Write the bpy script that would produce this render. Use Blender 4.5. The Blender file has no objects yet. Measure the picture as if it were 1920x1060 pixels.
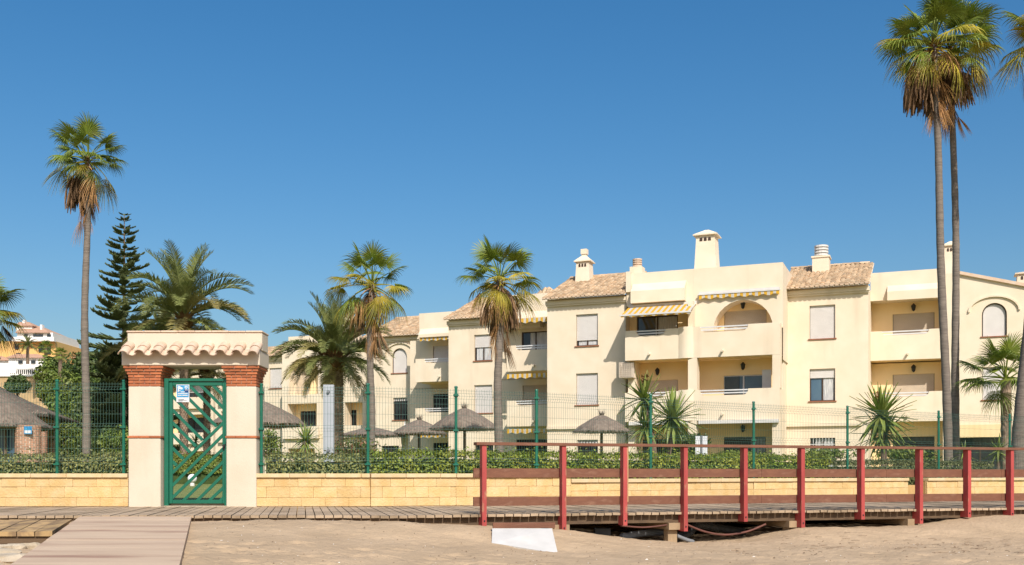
import bpy, math, random
from mathutils import Vector, Matrix, Euler, noise as mnoise
R = math.radians
random.seed(7)
scene = bpy.context.scene
COL = scene.collection

# ------------------------------------------------------------------ camera
F = 1930.0            # focal length in photo pixels
HZ = 890.0            # horizon row of the photo
EYE = 0.556           # eye height over the boardwalk (z = 0)
cd = bpy.data.cameras.new("camera"); cam = bpy.data.objects.new("camera", cd); COL.objects.link(cam)
cd.sensor_width = 36.0; cd.lens = F / 1920 * 36.0
cd.shift_y = (HZ - 530.0) / 1920.0
cd.clip_start = 0.1; cd.clip_end = 3000.0
cam.location = (0, 0, EYE); cam.rotation_euler = (R(90), 0, 0)
scene.camera = cam

# ------------------------------------------------------------------ sky, sun, exposure
SUN_AZ, SUN_EL = 15.0, 41.0      # degrees right of straight behind the camera, elevation
w = bpy.data.worlds.new("World"); scene.world = w; w.use_nodes = True
nt = w.node_tree; nt.nodes.clear()
sky = nt.nodes.new("ShaderNodeTexSky"); sky.sky_type = 'NISHITA'; sky.sun_disc = False
sky.sun_elevation = R(SUN_EL); sky.sun_rotation = R(180 - SUN_AZ)
sky.altitude = 0.0; sky.air_density = 1.15; sky.dust_density = 2.6; sky.ozone_density = 3.5
bg = nt.nodes.new("ShaderNodeBackground"); bg.inputs[1].default_value = 0.128
wo = nt.nodes.new("ShaderNodeOutputWorld")
hs = nt.nodes.new("ShaderNodeHueSaturation"); hs.inputs['Saturation'].default_value = 1.36; hs.inputs['Hue'].default_value = .498
nt.links.new(sky.outputs[0], hs.inputs['Color']); nt.links.new(hs.outputs[0], bg.inputs[0]); nt.links.new(bg.outputs[0], wo.inputs[0])
sl = bpy.data.lights.new("sun", 'SUN'); sl.energy = 5.0; sl.angle = R(0.5); sl.color = (1.0, 0.925, 0.83)
so = bpy.data.objects.new("sun", sl); COL.objects.link(so)
sdir = Vector((math.sin(R(SUN_AZ)) * math.cos(R(SUN_EL)), -math.cos(R(SUN_AZ)) * math.cos(R(SUN_EL)), math.sin(R(SUN_EL))))
so.rotation_euler = sdir.to_track_quat('Z', 'Y').to_euler(); so.location = sdir * 60
scene.view_settings.view_transform = 'Standard'; scene.view_settings.look = 'None'
scene.view_settings.exposure = 0.02; scene.view_settings.gamma = 1.0
scene.cycles.max_bounces = 10; scene.cycles.diffuse_bounces = 8; scene.cycles.transparent_max_bounces = 8
scene.cycles.caustics_reflective = False; scene.cycles.caustics_refractive = False

# ------------------------------------------------------------------ photo pixel -> place
def U(px): return (px - 960.0) / F
def at(px, Y, z=0.0): return Vector((U(px) * Y, Y, z))
def zat(py, Y): return EYE + (HZ - py) / F * Y
def lawn_z(Y): return 0.03 + 0.19 * max(0.0, min(1.0, (Y - 18.0) / 18.0))

# ------------------------------------------------------------------ materials
MATS = {}
def mat(name, c1, c2=None, rough=0.8, scale=4.0, detail=4.0, stretch=(1, 1, 1), bump=0.0, bscale=None, island=0.0, objrand=0.0,
        spec=0.3, trans=0.0, streak=None, metal=0.0, wear=None, contrast=(0.35, 0.65)):
    """procedural material: noise between c1 and c2, optional random shade per mesh island / per object, bump, rain streaks, translucency, worn spots"""
    m = bpy.data.materials.new(name); m.use_nodes = True
    nt = m.node_tree; N = nt.nodes; L = nt.links
    bs = N["Principled BSDF"]; out = N["Material Output"]
    bs.inputs["Roughness"].default_value = rough; bs.inputs["Metallic"].default_value = metal
    bs.inputs["Specular IOR Level"].default_value = spec
    c2 = c2 or tuple(x * 0.8 for x in c1)
    tc = N.new("ShaderNodeNewGeometry"); mp = N.new("ShaderNodeMapping"); mp.inputs["Scale"].default_value = stretch
    L.new(tc.outputs["Position"], mp.inputs[0])
    no = N.new("ShaderNodeTexNoise"); no.inputs["Scale"].default_value = scale; no.inputs["Detail"].default_value = detail
    L.new(mp.outputs[0], no.inputs["Vector"])
    rp = N.new("ShaderNodeMapRange"); rp.inputs[1].default_value = contrast[0]; rp.inputs[2].default_value = contrast[1]
    L.new(no.outputs[0], rp.inputs[0])
    mx = N.new("ShaderNodeMix"); mx.data_type = 'RGBA'
    mx.inputs[6].default_value = (*c1, 1); mx.inputs[7].default_value = (*c2, 1)
    L.new(rp.outputs[0], mx.inputs[0]); col = mx.outputs[2]
    def shade(col, src, amt):
        k = N.new("ShaderNodeMapRange"); k.inputs[3].default_value = 1 - amt; k.inputs[4].default_value = 1 + amt
        L.new(src, k.inputs[0])
        q = N.new("ShaderNodeVectorMath"); q.operation = 'SCALE'
        L.new(col, q.inputs[0]); L.new(k.outputs[0], q.inputs[3]); return q.outputs[0]
    if island:
        g = N.new("ShaderNodeNewGeometry"); col = shade(col, g.outputs["Random Per Island"], island)
    if objrand:
        g = N.new("ShaderNodeObjectInfo"); col = shade(col, g.outputs["Random"], objrand)
    for spec_ in ([streak] if streak else []) + ([wear] if wear else []):
        c3, sc, st, lo, hi, amt = spec_
        mp2 = N.new("ShaderNodeMapping"); mp2.inputs["Scale"].default_value = st; L.new(tc.outputs["Position"], mp2.inputs[0])
        n2 = N.new("ShaderNodeTexNoise"); n2.inputs["Scale"].default_value = sc; n2.inputs["Detail"].default_value = 5
        L.new(mp2.outputs[0], n2.inputs["Vector"])
        r2 = N.new("ShaderNodeMapRange"); r2.inputs[1].default_value = lo; r2.inputs[2].default_value = hi; r2.inputs[4].default_value = amt
        L.new(n2.outputs[0], r2.inputs[0])
        m2 = N.new("ShaderNodeMix"); m2.data_type = 'RGBA'; m2.inputs[7].default_value = (*c3, 1)
        L.new(col, m2.inputs[6]); L.new(r2.outputs[0], m2.inputs[0]); col = m2.outputs[2]
    L.new(col, bs.inputs["Base Color"])
    if bump:
        nb = N.new("ShaderNodeTexNoise"); nb.inputs["Scale"].default_value = bscale or scale * 6; nb.inputs["Detail"].default_value = 5
        L.new(mp.outputs[0], nb.inputs["Vector"])
        b = N.new("ShaderNodeBump"); b.inputs["Strength"].default_value = 1.0; b.inputs["Distance"].default_value = bump
        L.new(nb.outputs[0], b.inputs["Height"]); L.new(b.outputs[0], bs.inputs["Normal"])
    if trans:
        tr = N.new("ShaderNodeBsdfTranslucent"); L.new(col, tr.inputs[0])
        ms = N.new("ShaderNodeMixShader"); ms.inputs[0].default_value = trans
        L.new(bs.outputs[0], ms.inputs[1]); L.new(tr.outputs[0], ms.inputs[2]); L.new(ms.outputs[0], out.inputs[0])
    MATS[name] = m
    return m

mat("stucco", (.745, .645, .50), (.705, .595, .445), .9, 1.2, 6, bump=.004, bscale=40, streak=((.46, .37, .26), 1.6, (1, 1, .10), .58, .84, .45), wear=((.66, .52, .36), .35, (1, 1, 1), .54, .78, .35))
mat("stucco_bounce_warm", (.86, .67, .39), (.83, .63, .34), .9, 1.2, 6, bump=.004, bscale=40)  # bounce light of balcony recesses put into the colour; also the yellow ledge
mat("stucco_gate", (.60, .53, .425), (.575, .50, .39), .9, 1.5, 6, bump=.003, bscale=60, streak=((.42, .34, .25), 2.2, (1, 1, .16), .55, .82, .5), wear=((.48, .38, .27), 1.1, (1, 1, 1), .55, .8, .4))
mat("trim_white", (.64, .62, .59), (.58, .56, .53), .6, 3)
mat("white_metal", (.64, .64, .64), (.58, .58, .58), .4, 3, spec=.5)
mat("shutter_white", (.62, .59, .56), (.58, .55, .52), .55, 2)
mat("shutter_beige", (.56, .47, .35), (.52, .43, .32), .6, 2)
mat("frame_brown", (.07, .045, .03), (.05, .03, .02), .5, 5)
mat("sill_brown", (.30, .13, .07), (.24, .10, .06), .7, 6)
mat("glass_dark", (.015, .018, .022), (.03, .035, .04), .06, 1.5, spec=.6)
mat("glass_blue", (.05, .10, .16), (.08, .14, .20), .08, 1.0, spec=.6)
mat("curtain", (.62, .62, .60), (.35, .36, .38), .9, 9, stretch=(6, 6, .3))
mat("iron_dark", (.03, .035, .035), (.02, .02, .02), .5, 6)
mat("terracotta", (.42, .28, .165), (.50, .385, .255), .85, 3.5, 5, bump=.004, bscale=30, island=.28, wear=((.24, .17, .12), 9, (1, 1, 1), .60, .80, .6))
mat("terracotta_pale", (.56, .40, .28), (.60, .47, .36), .85, 6, 5, bump=.002, bscale=60, island=.14, objrand=.10, wear=((.42, .26, .18), 14, (1, 1, 1), .62, .85, .5))
mat("brick", (.42, .145, .06), (.34, .11, .05), .85, 12, 5, bump=.003, bscale=60, objrand=.22)
mat("mortar", (.60, .52, .42), (.50, .43, .35), .95, 20, bump=.003)
mat("hut_brick", (.46, .24, .15), (.52, .31, .21), .9, 12, 4, bump=.003, bscale=50, island=.25, objrand=.2)
mat("stone_yellow", (.57, .39, .17), (.61, .455, .24), .92, 5, 8, bump=.012, bscale=28, objrand=.07, wear=((.50, .27, .08), 1.6, (1, 1, 1.4), .60, .85, .55))
mat("coping", (.57, .42, .225), (.61, .48, .30), .9, 6, 6, bump=.004, bscale=50, objrand=.05)
mat("joint", (.50, .33, .14), (.46, .29, .12), .95, 20)
mat("gate_green", (.005, .105, .062), (.007, .125, .075), .38, 4, spec=.5, wear=((.02, .05, .03), 10, (1, 1, 1), .68, .85, .5))
mat("fence_green", (.006, .105, .065), (.008, .13, .08), .4, 4, spec=.5)
mat("wire_green", (.03, .085, .065), (.04, .10, .075), .5, 4, spec=.5)
mat("sand", (.45, .335, .22), (.385, .285, .185), .97, 1.3, 8, bump=.02, bscale=14, spec=.1, wear=((.34, .25, .165), 16, (1, 1, 1), .58, .78, .55))
mat("deck_wood", (.32, .24, .155), (.25, .18, .115), .9, 3, 6, stretch=(6, 1, 6), bump=.004, bscale=20, objrand=.16, wear=((.46, .35, .24), 1.2, (1, 1, 1), .36, .62, .85))
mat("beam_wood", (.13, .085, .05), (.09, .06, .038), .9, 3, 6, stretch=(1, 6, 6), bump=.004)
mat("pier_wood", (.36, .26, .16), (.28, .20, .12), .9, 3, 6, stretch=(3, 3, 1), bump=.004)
mat("red_paint", (.38, .066, .060), (.31, .050, .046), .55, 5, 5, stretch=(2, 2, .5), objrand=.06, wear=((.36, .20, .12), 6, (3, 3, .7), .60, .72, .75))
mat("rail_wood", (.19, .085, .05), (.14, .058, .036), .75, 2.5, 7, stretch=(.6, 6, 6), bump=.003, wear=((.34, .19, .12), 3, (.5, 5, 5), .55, .8, .6))
mat("bare_wood", (.45, .28, .15), (.36, .21, .11), .85, 4, 6, stretch=(3, 3, .6))
mat("ramp", (.52, .395, .28), (.46, .34, .24), .9, 1.6, 7, stretch=(.5, 2.2, 1), bump=.003, bscale=30, objrand=.03, wear=((.27, .155, .11), 1.3, (.35, 2.6, 1), .52, .68, .85))
mat("yellow_wood", (.45, .30, .14), (.25, .165, .09), .85, 3, 6, stretch=(2, 1, 2), bump=.004, objrand=.2, contrast=(.42, .58))
mat("rock", (.47, .40, .30), (.38, .31, .22), .95, 6, 6, bump=.01, bscale=18, objrand=.12)
mat("white_slab", (.54, .53, .51), (.48, .47, .45), .75, 4, 5, bump=.002, wear=((.55, .46, .36), 3, (1, 1, 1), .60, .80, .4))
mat("pipe_black", (.025, .027, .03), (.045, .047, .05), .5, 6)
mat("pipe_grey", (.22, .23, .25), (.15, .16, .17), .5, 5)
mat("hose_brown", (.15, .06, .045), (.11, .045, .035), .6, 6)
mat("lawn", (.16, .20, .055), (.22, .24, .085), .95, 3, 8, bump=.02, bscale=60)
mat("earth", (.34, .26, .16), (.22, .20, .10), .95, .15, 8)
mat("hillside", (.30, .25, .13), (.10, .14, .05), .95, .06, 8)
mat("path", (.50, .42, .32), (.44, .36, .27), .95, 3, 6, bump=.004)
mat("hedge_leaf", (.16, .23, .028), (.29, .31, .045), .5, 3, island=.5, trans=.25, spec=.4)
mat("hedge_pale", (.20, .23, .07), (.30, .30, .11), .55, 3, island=.45, trans=.25, spec=.4)
mat("hedge_low", (.12, .145, .055), (.18, .19, .08), .55, 3, island=.45, trans=.2)
mat("leaf_dark", (.05, .09, .022), (.09, .125, .03), .5, 1.2, island=.5, trans=.2, spec=.4)
mat("leaf_mid", (.11, .17, .03), (.18, .21, .04), .5, 1.2, island=.5, trans=.25, spec=.4)
mat("leaf_flower", (.10, .13, .035), (.30, .09, .07), .5, 6, island=.4, trans=.2, contrast=(.5, .68))
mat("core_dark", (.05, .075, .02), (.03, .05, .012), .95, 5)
mat("twig", (.14, .095, .06), (.10, .07, .045), .9, 8)
mat("fan_green", (.13, .195, .024), (.22, .25, .034), .5, 2.5, objrand=.32, island=.2, trans=.2, spec=.45)
mat("fan_yellow", (.44, .34, .04), (.27, .26, .035), .55, 2.2, objrand=.2, island=.2, trans=.28)
mat("fan_dead", (.52, .30, .125), (.34, .18, .075), .85, 3, objrand=.3, island=.3, trans=.12)
mat("fan_brown", (.12, .07, .04), (.19, .115, .06), .9, 3, objrand=.3, island=.35)
mat("feather_green", (.16, .195, .055), (.23, .245, .08), .5, 2.5, objrand=.22, island=.2, trans=.2, spec=.45)
mat("feather_dry", (.36, .30, .11), (.26, .23, .08), .6, 2.5, objrand=.2, island=.2, trans=.2)
mat("boots", (.30, .17, .07), (.17, .10, .05), .9, 8, island=.35)
mat("fan_trunk", (.215, .18, .15), (.15, .125, .105), .95, 2.2, 8, stretch=(1, 1, 9), bump=.02, bscale=5)
mat("date_trunk", (.34, .25, .18), (.20, .145, .10), .95, 9, 5, bump=.02, bscale=9, island=.3)
mat("araucaria", (.08, .11, .045), (.125, .15, .055), .6, 3, island=.45, spec=.3)
mat("bark", (.22, .155, .11), (.15, .105, .075), .95, 6, bump=.01)
mat("yucca_leaf", (.16, .23, .045), (.25, .29, .07), .45, 3, objrand=.35, trans=.15, spec=.45)
mat("thatch", (.23, .185, .145), (.155, .12, .095), .95, 8, 6, stretch=(1, 1, .4), bump=.025, bscale=30, island=.35)
mat("pole_wood", (.19, .14, .10), (.14, .10, .07), .9, 5)
mat("beam_yellow", (.50, .38, .18), (.42, .31, .15), .85, 4)
mat("white_cloth", (.80, .79, .77), (.70, .69, .67), .9, 4)
mat("shower_grey", (.40, .43, .46), (.36, .39, .42), .4, 2, spec=.5)
mat("globe", (.82, .82, .82), (.78, .78, .78), .3, 2, spec=.5)
mat("awn_yellow", (.74, .44, .05), (.70, .40, .04), .85, 3, trans=.25)
mat("awn_white", (.64, .61, .55), (.60, .57, .51), .85, 3, trans=.25)
mat("awn_tan", (.72, .50, .24), (.68, .46, .21), .85, 3, trans=.2)
mat("sign_blue", (.03, .19, .42), (.05, .32, .56), .45, 9, spec=.4)
mat("sign_navy", (.015, .05, .16), (.02, .07, .2), .45, 9)
mat("sign_white", (.62, .64, .66), (.57, .60, .63), .5, 9)
mat("sign_print", (.10, .10, .11), (.16, .16, .17), .6, 9)
mat("black_plastic", (.02, .02, .02), (.03, .03, .03), .4, 5)
mat("villa_orange", (.70, .45, .17), (.66, .41, .15), .9, 1)
mat("villa_white", (.80, .77, .73), (.76, .73, .68), .9, 1)
mat("villa_roof", (.50, .31, .21), (.44, .26, .17), .9, 1)
mat("stone_hill", (.52, .37, .20), (.40, .28, .15), .95, .6, 8, bump=.05, bscale=1.5)
mat("litter", (.26, .17, .10), (.16, .10, .06), .9, 5, objrand=.3, island=.4)
mat("shell", (.78, .74, .68), (.60, .55, .48), .7, 5, island=.2)

# ------------------------------------------------------------------ mesh builder
ORG = {}
class MB:
    def __init__(s, T=None): s.v = []; s.f = []; s.m = []; s.T = T
    def add(s, pts, faces, m=0):
        b = len(s.v)
        s.v += [Vector(s.T(*p)) if s.T else Vector(p) for p in pts]
        s.f += [tuple(i + b for i in f) for f in faces]; s.m += [m] * len(faces)
    def poly(s, pts, m=0): s.add(pts, [tuple(range(len(pts)))], m)
    def hexa(s, p, m=0):   # 4 bottom points, 4 top points, both counter-clockwise from above
        s.add(p, [(3, 2, 1, 0), (4, 5, 6, 7), (0, 1, 5, 4), (1, 2, 6, 5), (2, 3, 7, 6), (3, 0, 4, 7)], m)
    def box(s, x0, x1, y0, y1, z0, z1, m=0):
        s.hexa([(x0, y0, z0), (x1, y0, z0), (x1, y1, z0), (x0, y1, z0), (x0, y0, z1), (x1, y0, z1), (x1, y1, z1), (x0, y1, z1)], m)
    def bevbox(s, x0, x1, y0, y1, z0, z1, b=.006, m=0):
        x, y, z = (x0, x1), (y0, y1), (z0, z1); idx = {}; pts = []
        for i in (0, 1):
            for j in (0, 1):
                for k in (0, 1):
                    sx, sy, sz = (b, -b)[i], (b, -b)[j], (b, -b)[k]
                    for ax, p in enumerate(((x[i], y[j] + sy, z[k] + sz), (x[i] + sx, y[j], z[k] + sz), (x[i] + sx, y[j] + sy, z[k]))):
                        idx[i, j, k, ax] = len(pts); pts.append(p)
        g = lambda i, j, k, a: idx[i, j, k, a]
        fs = []
        for i in (0, 1): fs.append([g(i, 0, 0, 0), g(i, 1, 0, 0), g(i, 1, 1, 0), g(i, 0, 1, 0)][::1 if i else -1])
        for j in (0, 1): fs.append([g(0, j, 0, 1), g(1, j, 0, 1), g(1, j, 1, 1), g(0, j, 1, 1)][::-1 if j else 1])
        for k in (0, 1): fs.append([g(0, 0, k, 2), g(1, 0, k, 2), g(1, 1, k, 2), g(0, 1, k, 2)][::1 if k else -1])
        for i in (0, 1):
            for j in (0, 1): fs.append((g(i, j, 0, 0), g(i, j, 0, 1), g(i, j, 1, 1), g(i, j, 1, 0)))
            for k in (0, 1): fs.append((g(i, 0, k, 0), g(i, 0, k, 2), g(i, 1, k, 2), g(i, 1, k, 0)))
        for j in (0, 1):
            for k in (0, 1): fs.append((g(0, j, k, 1), g(0, j, k, 2), g(1, j, k, 2), g(1, j, k, 1)))
        for i in (0, 1):
            for j in (0, 1):
                for k in (0, 1): fs.append((g(i, j, k, 0), g(i, j, k, 1), g(i, j, k, 2)))
        s.add(pts, [tuple(f) for f in fs], m)
    def prism(s, outline, vec, m=0, back=True):   # a closed outline extruded by vec
        n = len(outline); o = [Vector(p) for p in outline]; v = Vector(vec)
        fs = [tuple(range(n))] + ([tuple(range(2 * n - 1, n - 1, -1))] if back else []) + [(i, i + n, (i + 1) % n + n, (i + 1) % n) for i in range(n)]
        s.add([tuple(p) for p in o] + [tuple(p + v) for p in o], fs, m)
    def tube(s, pts, rad, n=6, m=0, cap=True):
        pts = [Vector(p) for p in pts]; rings = []; vs = []; ref = None
        for i, p in enumerate(pts):
            t = (pts[min(i + 1, len(pts) - 1)] - pts[max(i - 1, 0)]).normalized()
            if ref is None: ref = Vector((0, 0, 1)) if abs(t.z) < .9 else Vector((1, 0, 0))
            x = (ref - t * ref.dot(t)); x = x.normalized() if x.length > 1e-6 else t.orthogonal().normalized()
            ref = x; y = t.cross(x); r = rad[i] if isinstance(rad, (list, tuple)) else rad
            for k in range(n):
                a = 2 * math.pi * k / n; vs.append(tuple(p + x * (r * math.cos(a)) + y * (r * math.sin(a))))
        fs = []
        for i in range(len(pts) - 1):
            for k in range(n): fs.append((i * n + k, i * n + (k + 1) % n, (i + 1) * n + (k + 1) % n, (i + 1) * n + k))
        if cap: fs += [tuple(range(n - 1, -1, -1)), tuple(range((len(pts) - 1) * n, len(pts) * n))]
        s.add(vs, fs, m)
    def lathe(s, prof, c=(0, 0), n=16, m=0, jit=0.0, seed=0):
        rnd = random.Random(seed); vs = []; fs = []
        for r, z in prof:
            for k in range(n):
                a = 2 * math.pi * k / n; q = r * (1 + rnd.uniform(-jit, jit)); vs.append((c[0] + q * math.cos(a), c[1] + q * math.sin(a), z + rnd.uniform(-jit, jit) * .3))
        for i in range(len(prof) - 1):
            for k in range(n): fs.append((i * n + k, i * n + (k + 1) % n, (i + 1) * n + (k + 1) % n, (i + 1) * n + k))
        fs += [tuple(range(n - 1, -1, -1)), tuple(range((len(prof) - 1) * n, len(prof) * n))]
        s.add(vs, fs, m)
    def mesh(s, name, mats, smooth=False, origin=(0, 0, 0)):
        me = bpy.data.meshes.new(name); o = Vector(origin)
        me.from_pydata([tuple(v - o) for v in s.v], [], s.f)
        for k in ([mats] if isinstance(mats, str) else mats): me.materials.append(MATS[k])
        if any(s.m): me.polygons.foreach_set("material_index", s.m)
        if smooth: me.polygons.foreach_set("use_smooth", [True] * len(s.f))
        me.update(); return me
    def build(s, name, mats, parent=None, smooth=False, origin=None, label=None, cat=None, group=None, kind=None, local=False):
        org = Vector(origin) if origin is not None else (ORG[parent.name] if parent else Vector((0, 0, 0)))
        return link(name, s.mesh(name, mats, smooth, (0, 0, 0) if local else org), parent, org, label, cat, group, kind)

def link(name, me, parent=None, org=Vector((0, 0, 0)), label=None, cat=None, group=None, kind=None):
    o = bpy.data.objects.new(name, me); COL.objects.link(o)
    if parent: o.parent = parent; o.location = org - ORG[parent.name]
    else: o.location = org
    ORG[o.name] = Vector(org); tag(o, label, cat, group, kind); return o
def tag(o, label=None, cat=None, group=None, kind=None):
    for k, v in (("label", label), ("category", cat), ("group", group), ("kind", kind)):
        if v: o[k] = v
    return o
def thing(name, loc, label, cat, group=None):
    o = bpy.data.objects.new(name, None); COL.objects.link(o); o.location = loc; o.empty_display_size = .2
    ORG[o.name] = Vector(loc); return tag(o, label, cat, group)
def place(name, me, parent, pos, rot=(0, 0, 0), scale=1.0, m=None, label=None):
    """an object sharing mesh data, set at a world position under parent"""
    o = bpy.data.objects.new(name, me); COL.objects.link(o); o.parent = parent
    o.location = Vector(pos) - ORG[parent.name]; o.rotation_euler = rot
    o.scale = (scale,) * 3 if not isinstance(scale, (tuple, list)) else scale
    if m: o.material_slots[0].link = 'OBJECT'; o.material_slots[0].material = MATS[m]
    ORG[o.name] = Vector(pos); tag(o, label); return o
# ================================================================== the setting: ground, sand, deck, ramp
def lerp_tab(t, tab):
    if t <= tab[0][0]: return tab[0][1]
    for (a, va), (b, vb) in zip(tab, tab[1:]):
        if t <= b: return va + (vb - va) * (t - a) / (b - a)
    return tab[-1][1]
TAN_E = math.tan(R(18.3))
def edge_y(X): return 13.95 if X < -1.55 else 13.95 + (X + 1.55) * TAN_E      # front edge of the boardwalk
def edge_px(px):                                                              # where a photo column crosses that edge
    u = U(px); X = u * (13.95 + 1.55 * TAN_E) / (1 - u * TAN_E); return Vector((X, edge_y(X), 0))
EDGE_SAND = [(edge_px(p).x, z) for p, z in ((745, -.085), (905, -.15), (1054, -.25), (1168, -.36), (1281, -.45), (1393, -.43), (1450, -.35),
                                             (1500, -.28), (1600, -.27), (1700, -.26), (1811, -.17), (1891, -.11), (2000, -.08))]
def ramp_edges(Y): return (-5.87 + (14 - Y) * .294, -4.36 + (14 - Y) * .29)
def ramp_z(Y): return -.012 - .046 * (14 - Y)
FOOT = []
_r = random.Random(61)
for _ in range(9):           # trails of footprints
    fx, fy, fa = _r.uniform(-3.6, 7.5), _r.uniform(9, 13.5), _r.uniform(-.6, .6) + (math.pi if _r.random() < .5 else 0)
    for k in range(14):
        fa += _r.uniform(-.08, .08); sx = fx + math.cos(fa) * .62 * k - math.sin(fa) * .10 * (1 if k % 2 else -1); sy = fy + math.sin(fa) * .5 * k * .5 + math.cos(fa) * .10 * (1 if k % 2 else -1); FOOT.append((sx, sy, fa, _r.uniform(.022, .042)))
CELL = {}
for f_ in FOOT:
    for i_ in (-1, 0, 1):
        for j_ in (-1, 0, 1): CELL.setdefault((int(f_[0] // .5) + i_, int(f_[1] // .5) + j_), []).append(f_)
def sand_z(X, Y):
    ey = edge_y(X); d = ey - Y                                   # metres in front of the deck
    ze = lerp_tab(X, EDGE_SAND) if X > -1.9 else -.07
    left = lerp_tab(Y, [(0, -1.1), (5, -.62), (9, -.30), (12, -.17), (14, -.07)])
    right = lerp_tab(Y, [(0, -1.1), (5, -.80), (9, -.58), (12, -.47), (20, -.42)])
    k = max(0.0, min(1.0, (X + 4.0) / 5.5)); far = left + (right - left) * (k * k * (3 - 2 * k))
    t = max(0.0, min(1.0, d / 1.5)); t = t * t * (3 - 2 * t)
    z = ze + (far - ze) * t
    if d < 0: z = ze + d * .03
    if -9.5 < X < ramp_edges(Y)[0] + .1 and Y < 13.6: z -= .10 * min(1, (13.6 - Y) / .6)   # washed-out hollow left of the ramp
    v = Vector((X, Y, 0))
    z += .030 * mnoise.noise(v * .8) + .018 * mnoise.noise(v * 2.3) + .013 * mnoise.noise(v * 5.5) + .008 * mnoise.noise(v * 11)
    for fx, fy, fa, fd in CELL.get((int(X // .5), int(Y // .5)), ()):
        a = (X - fx) * math.cos(fa) + (Y - fy) * math.sin(fa); b = -(X - fx) * math.sin(fa) + (Y - fy) * math.cos(fa); q = (a / .16) ** 2 + (b / .075) ** 2
        if q < 4: z += fd * (-math.exp(-q * 1.3) + .45 * math.exp(-(q - 1.9) ** 2 * 1.6))
    lo, hi = ramp_edges(Y)
    if lo - .1 < X < hi + .1 and Y < 14.2: z = min(z, ramp_z(Y) - .05)
    if hi < X < hi + .35 and Y < 13.9: z = min(z, ramp_z(Y) - .015)
    return z
def grid_sheet(mb, xs, ys, fz):
    n = len(ys); mb.add([(x, y, fz(x, y)) for x in xs for y in ys], [(i * n + j, (i + 1) * n + j, (i + 1) * n + j + 1, i * n + j + 1) for i in range(len(xs) - 1) for j in range(n - 1)])
xs = [-60, -40, -25, -18, -14, -10] + [-8 + .2 * i for i in range(15)] + [-5 + .045 * i for i in range(334)] + [10.3, 11, 12, 14, 18, 25, 40, 60]
ys = [-40, -20, -8, 0, 3, 5] + [6, 7, 7.5, 8] + [8.3 + .045 * i for i in range(175)] + [16.5, 17, 17.6, 18, 19, 21]
mb = MB(); grid_sheet(mb, xs, ys, sand_z); mb.build("beach_sand", "sand", smooth=True, kind="structure")
mb = MB(); mb.poly([(-1500, -300, -1.7), (1500, -300, -1.7), (1500, 1500, -1.7), (-1500, 1500, -1.7)]); mb.build("ground", "earth", kind="structure")
mb = MB(); gx = [-70 + 4 * i for i in range(36)]; gy = [18.6, 19.2, 20, 22, 25, 28, 32, 36, 42, 50, 60, 75, 95, 120]
grid_sheet(mb, gx, gy, lambda x, y: lawn_z(y) if y > 19.0 + max(0, (x + 2.5)) * .58 else lawn_z(y) - (.3 if x > -2 else 0))
mb.build("lawn", "lawn", smooth=True, kind="structure")
mb = MB(); mb.box(-6.6, -4.6, 18.05, 20.3, -.3, .045); mb.build("garden_path", "path", kind="structure")
def hill_z(x, y):
    k = max(0, min(1, (y - 105) / 70)); k2 = max(0, min(1, (-66 - x) / 40))
    return .1 + (22 * k * k * (3 - 2 * k)) * k2 + 1.4 * mnoise.noise(Vector((x, y, 0)) * .04) * k
mb = MB(); grid_sheet(mb, [-260 + 8 * i for i in range(48)], [100 + 8 * i for i in range(26)], hill_z); mb.build("hill", "hillside", smooth=True, kind="structure")

# ------------------------------------------------------------------ garden wall line (front face)
WALL_Y = 17.87
WPTS = [at(695, WALL_Y)] + [at(p, y) for p, y in ((855, 18.35), (1006, 19.0), (1070, 19.4), (1220, 20.4), (1413, 21.9), (1589, 23.5), (1702, 24.65), (1738, 25.0), (1893, 26.7), (2080, 28.8))]
def to_wall(p, d):      # distance from p along d to the wall's front line
    best = None
    for a, b in zip([Vector((-14, WALL_Y, 0))] + WPTS, WPTS):
        e = b - a; den = d.x * e.y - d.y * e.x
        if abs(den) < 1e-9: continue
        t = ((a.x - p.x) * e.y - (a.y - p.y) * e.x) / den; q = ((a.x - p.x) * d.y - (a.y - p.y) * d.x) / den
        if t > 0 and -.001 <= q <= 1.001 and (best is None or t < best): best = t
    return best or 4.0

# boardwalk: each plank is a part; 8 mm gaps let the sun through
rnd = random.Random(3)
deck = thing("boardwalk", (0, 14.5, 0), None, None); deck["kind"] = "structure"
bdir = Vector((-.2, .98, 0)).normalized()
X = -12.0
while X < 13.4:
    nx = X + .126 * (1 if X < -1.55 else math.cos(R(18.3)))
    g = .013
    p0, p1 = Vector((X + g, edge_y(X + g), 0)), Vector((nx, edge_y(nx), 0))
    ov = rnd.uniform(-.012, .012)
    p0 -= bdir * ov; p1 -= bdir * ov
    L0, L1 = to_wall(p0, bdir) - .012, to_wall(p1, bdir) - .012
    zt = rnd.uniform(-.004, .004) + .0; zt2 = zt + rnd.uniform(-.003, .003)
    q0, q1 = p0 + bdir * L0, p1 + bdir * L1
    mb = MB(); mb.hexa([(p.x, p.y, z - .036) for p, z in ((p0, zt), (p1, zt2), (q1, zt2), (q0, zt))] + [(p.x, p.y, z) for p, z in ((p0, zt), (p1, zt2), (q1, zt2), (q0, zt))])
    mb.build("plank", "deck_wood", deck)
    X = nx
te = Vector((math.cos(R(18.3)), math.sin(R(18.3)), 0)); ne = Vector((-te.y, te.x, 0))
POST_PX = [905, 1054, 1168, 1281, 1393, 1500, 1612, 1721, 1811, 1891, 1968]
PB = [986, 999, 985, 996, 978, 989, 974, 982, 970, 971, 966]
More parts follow.
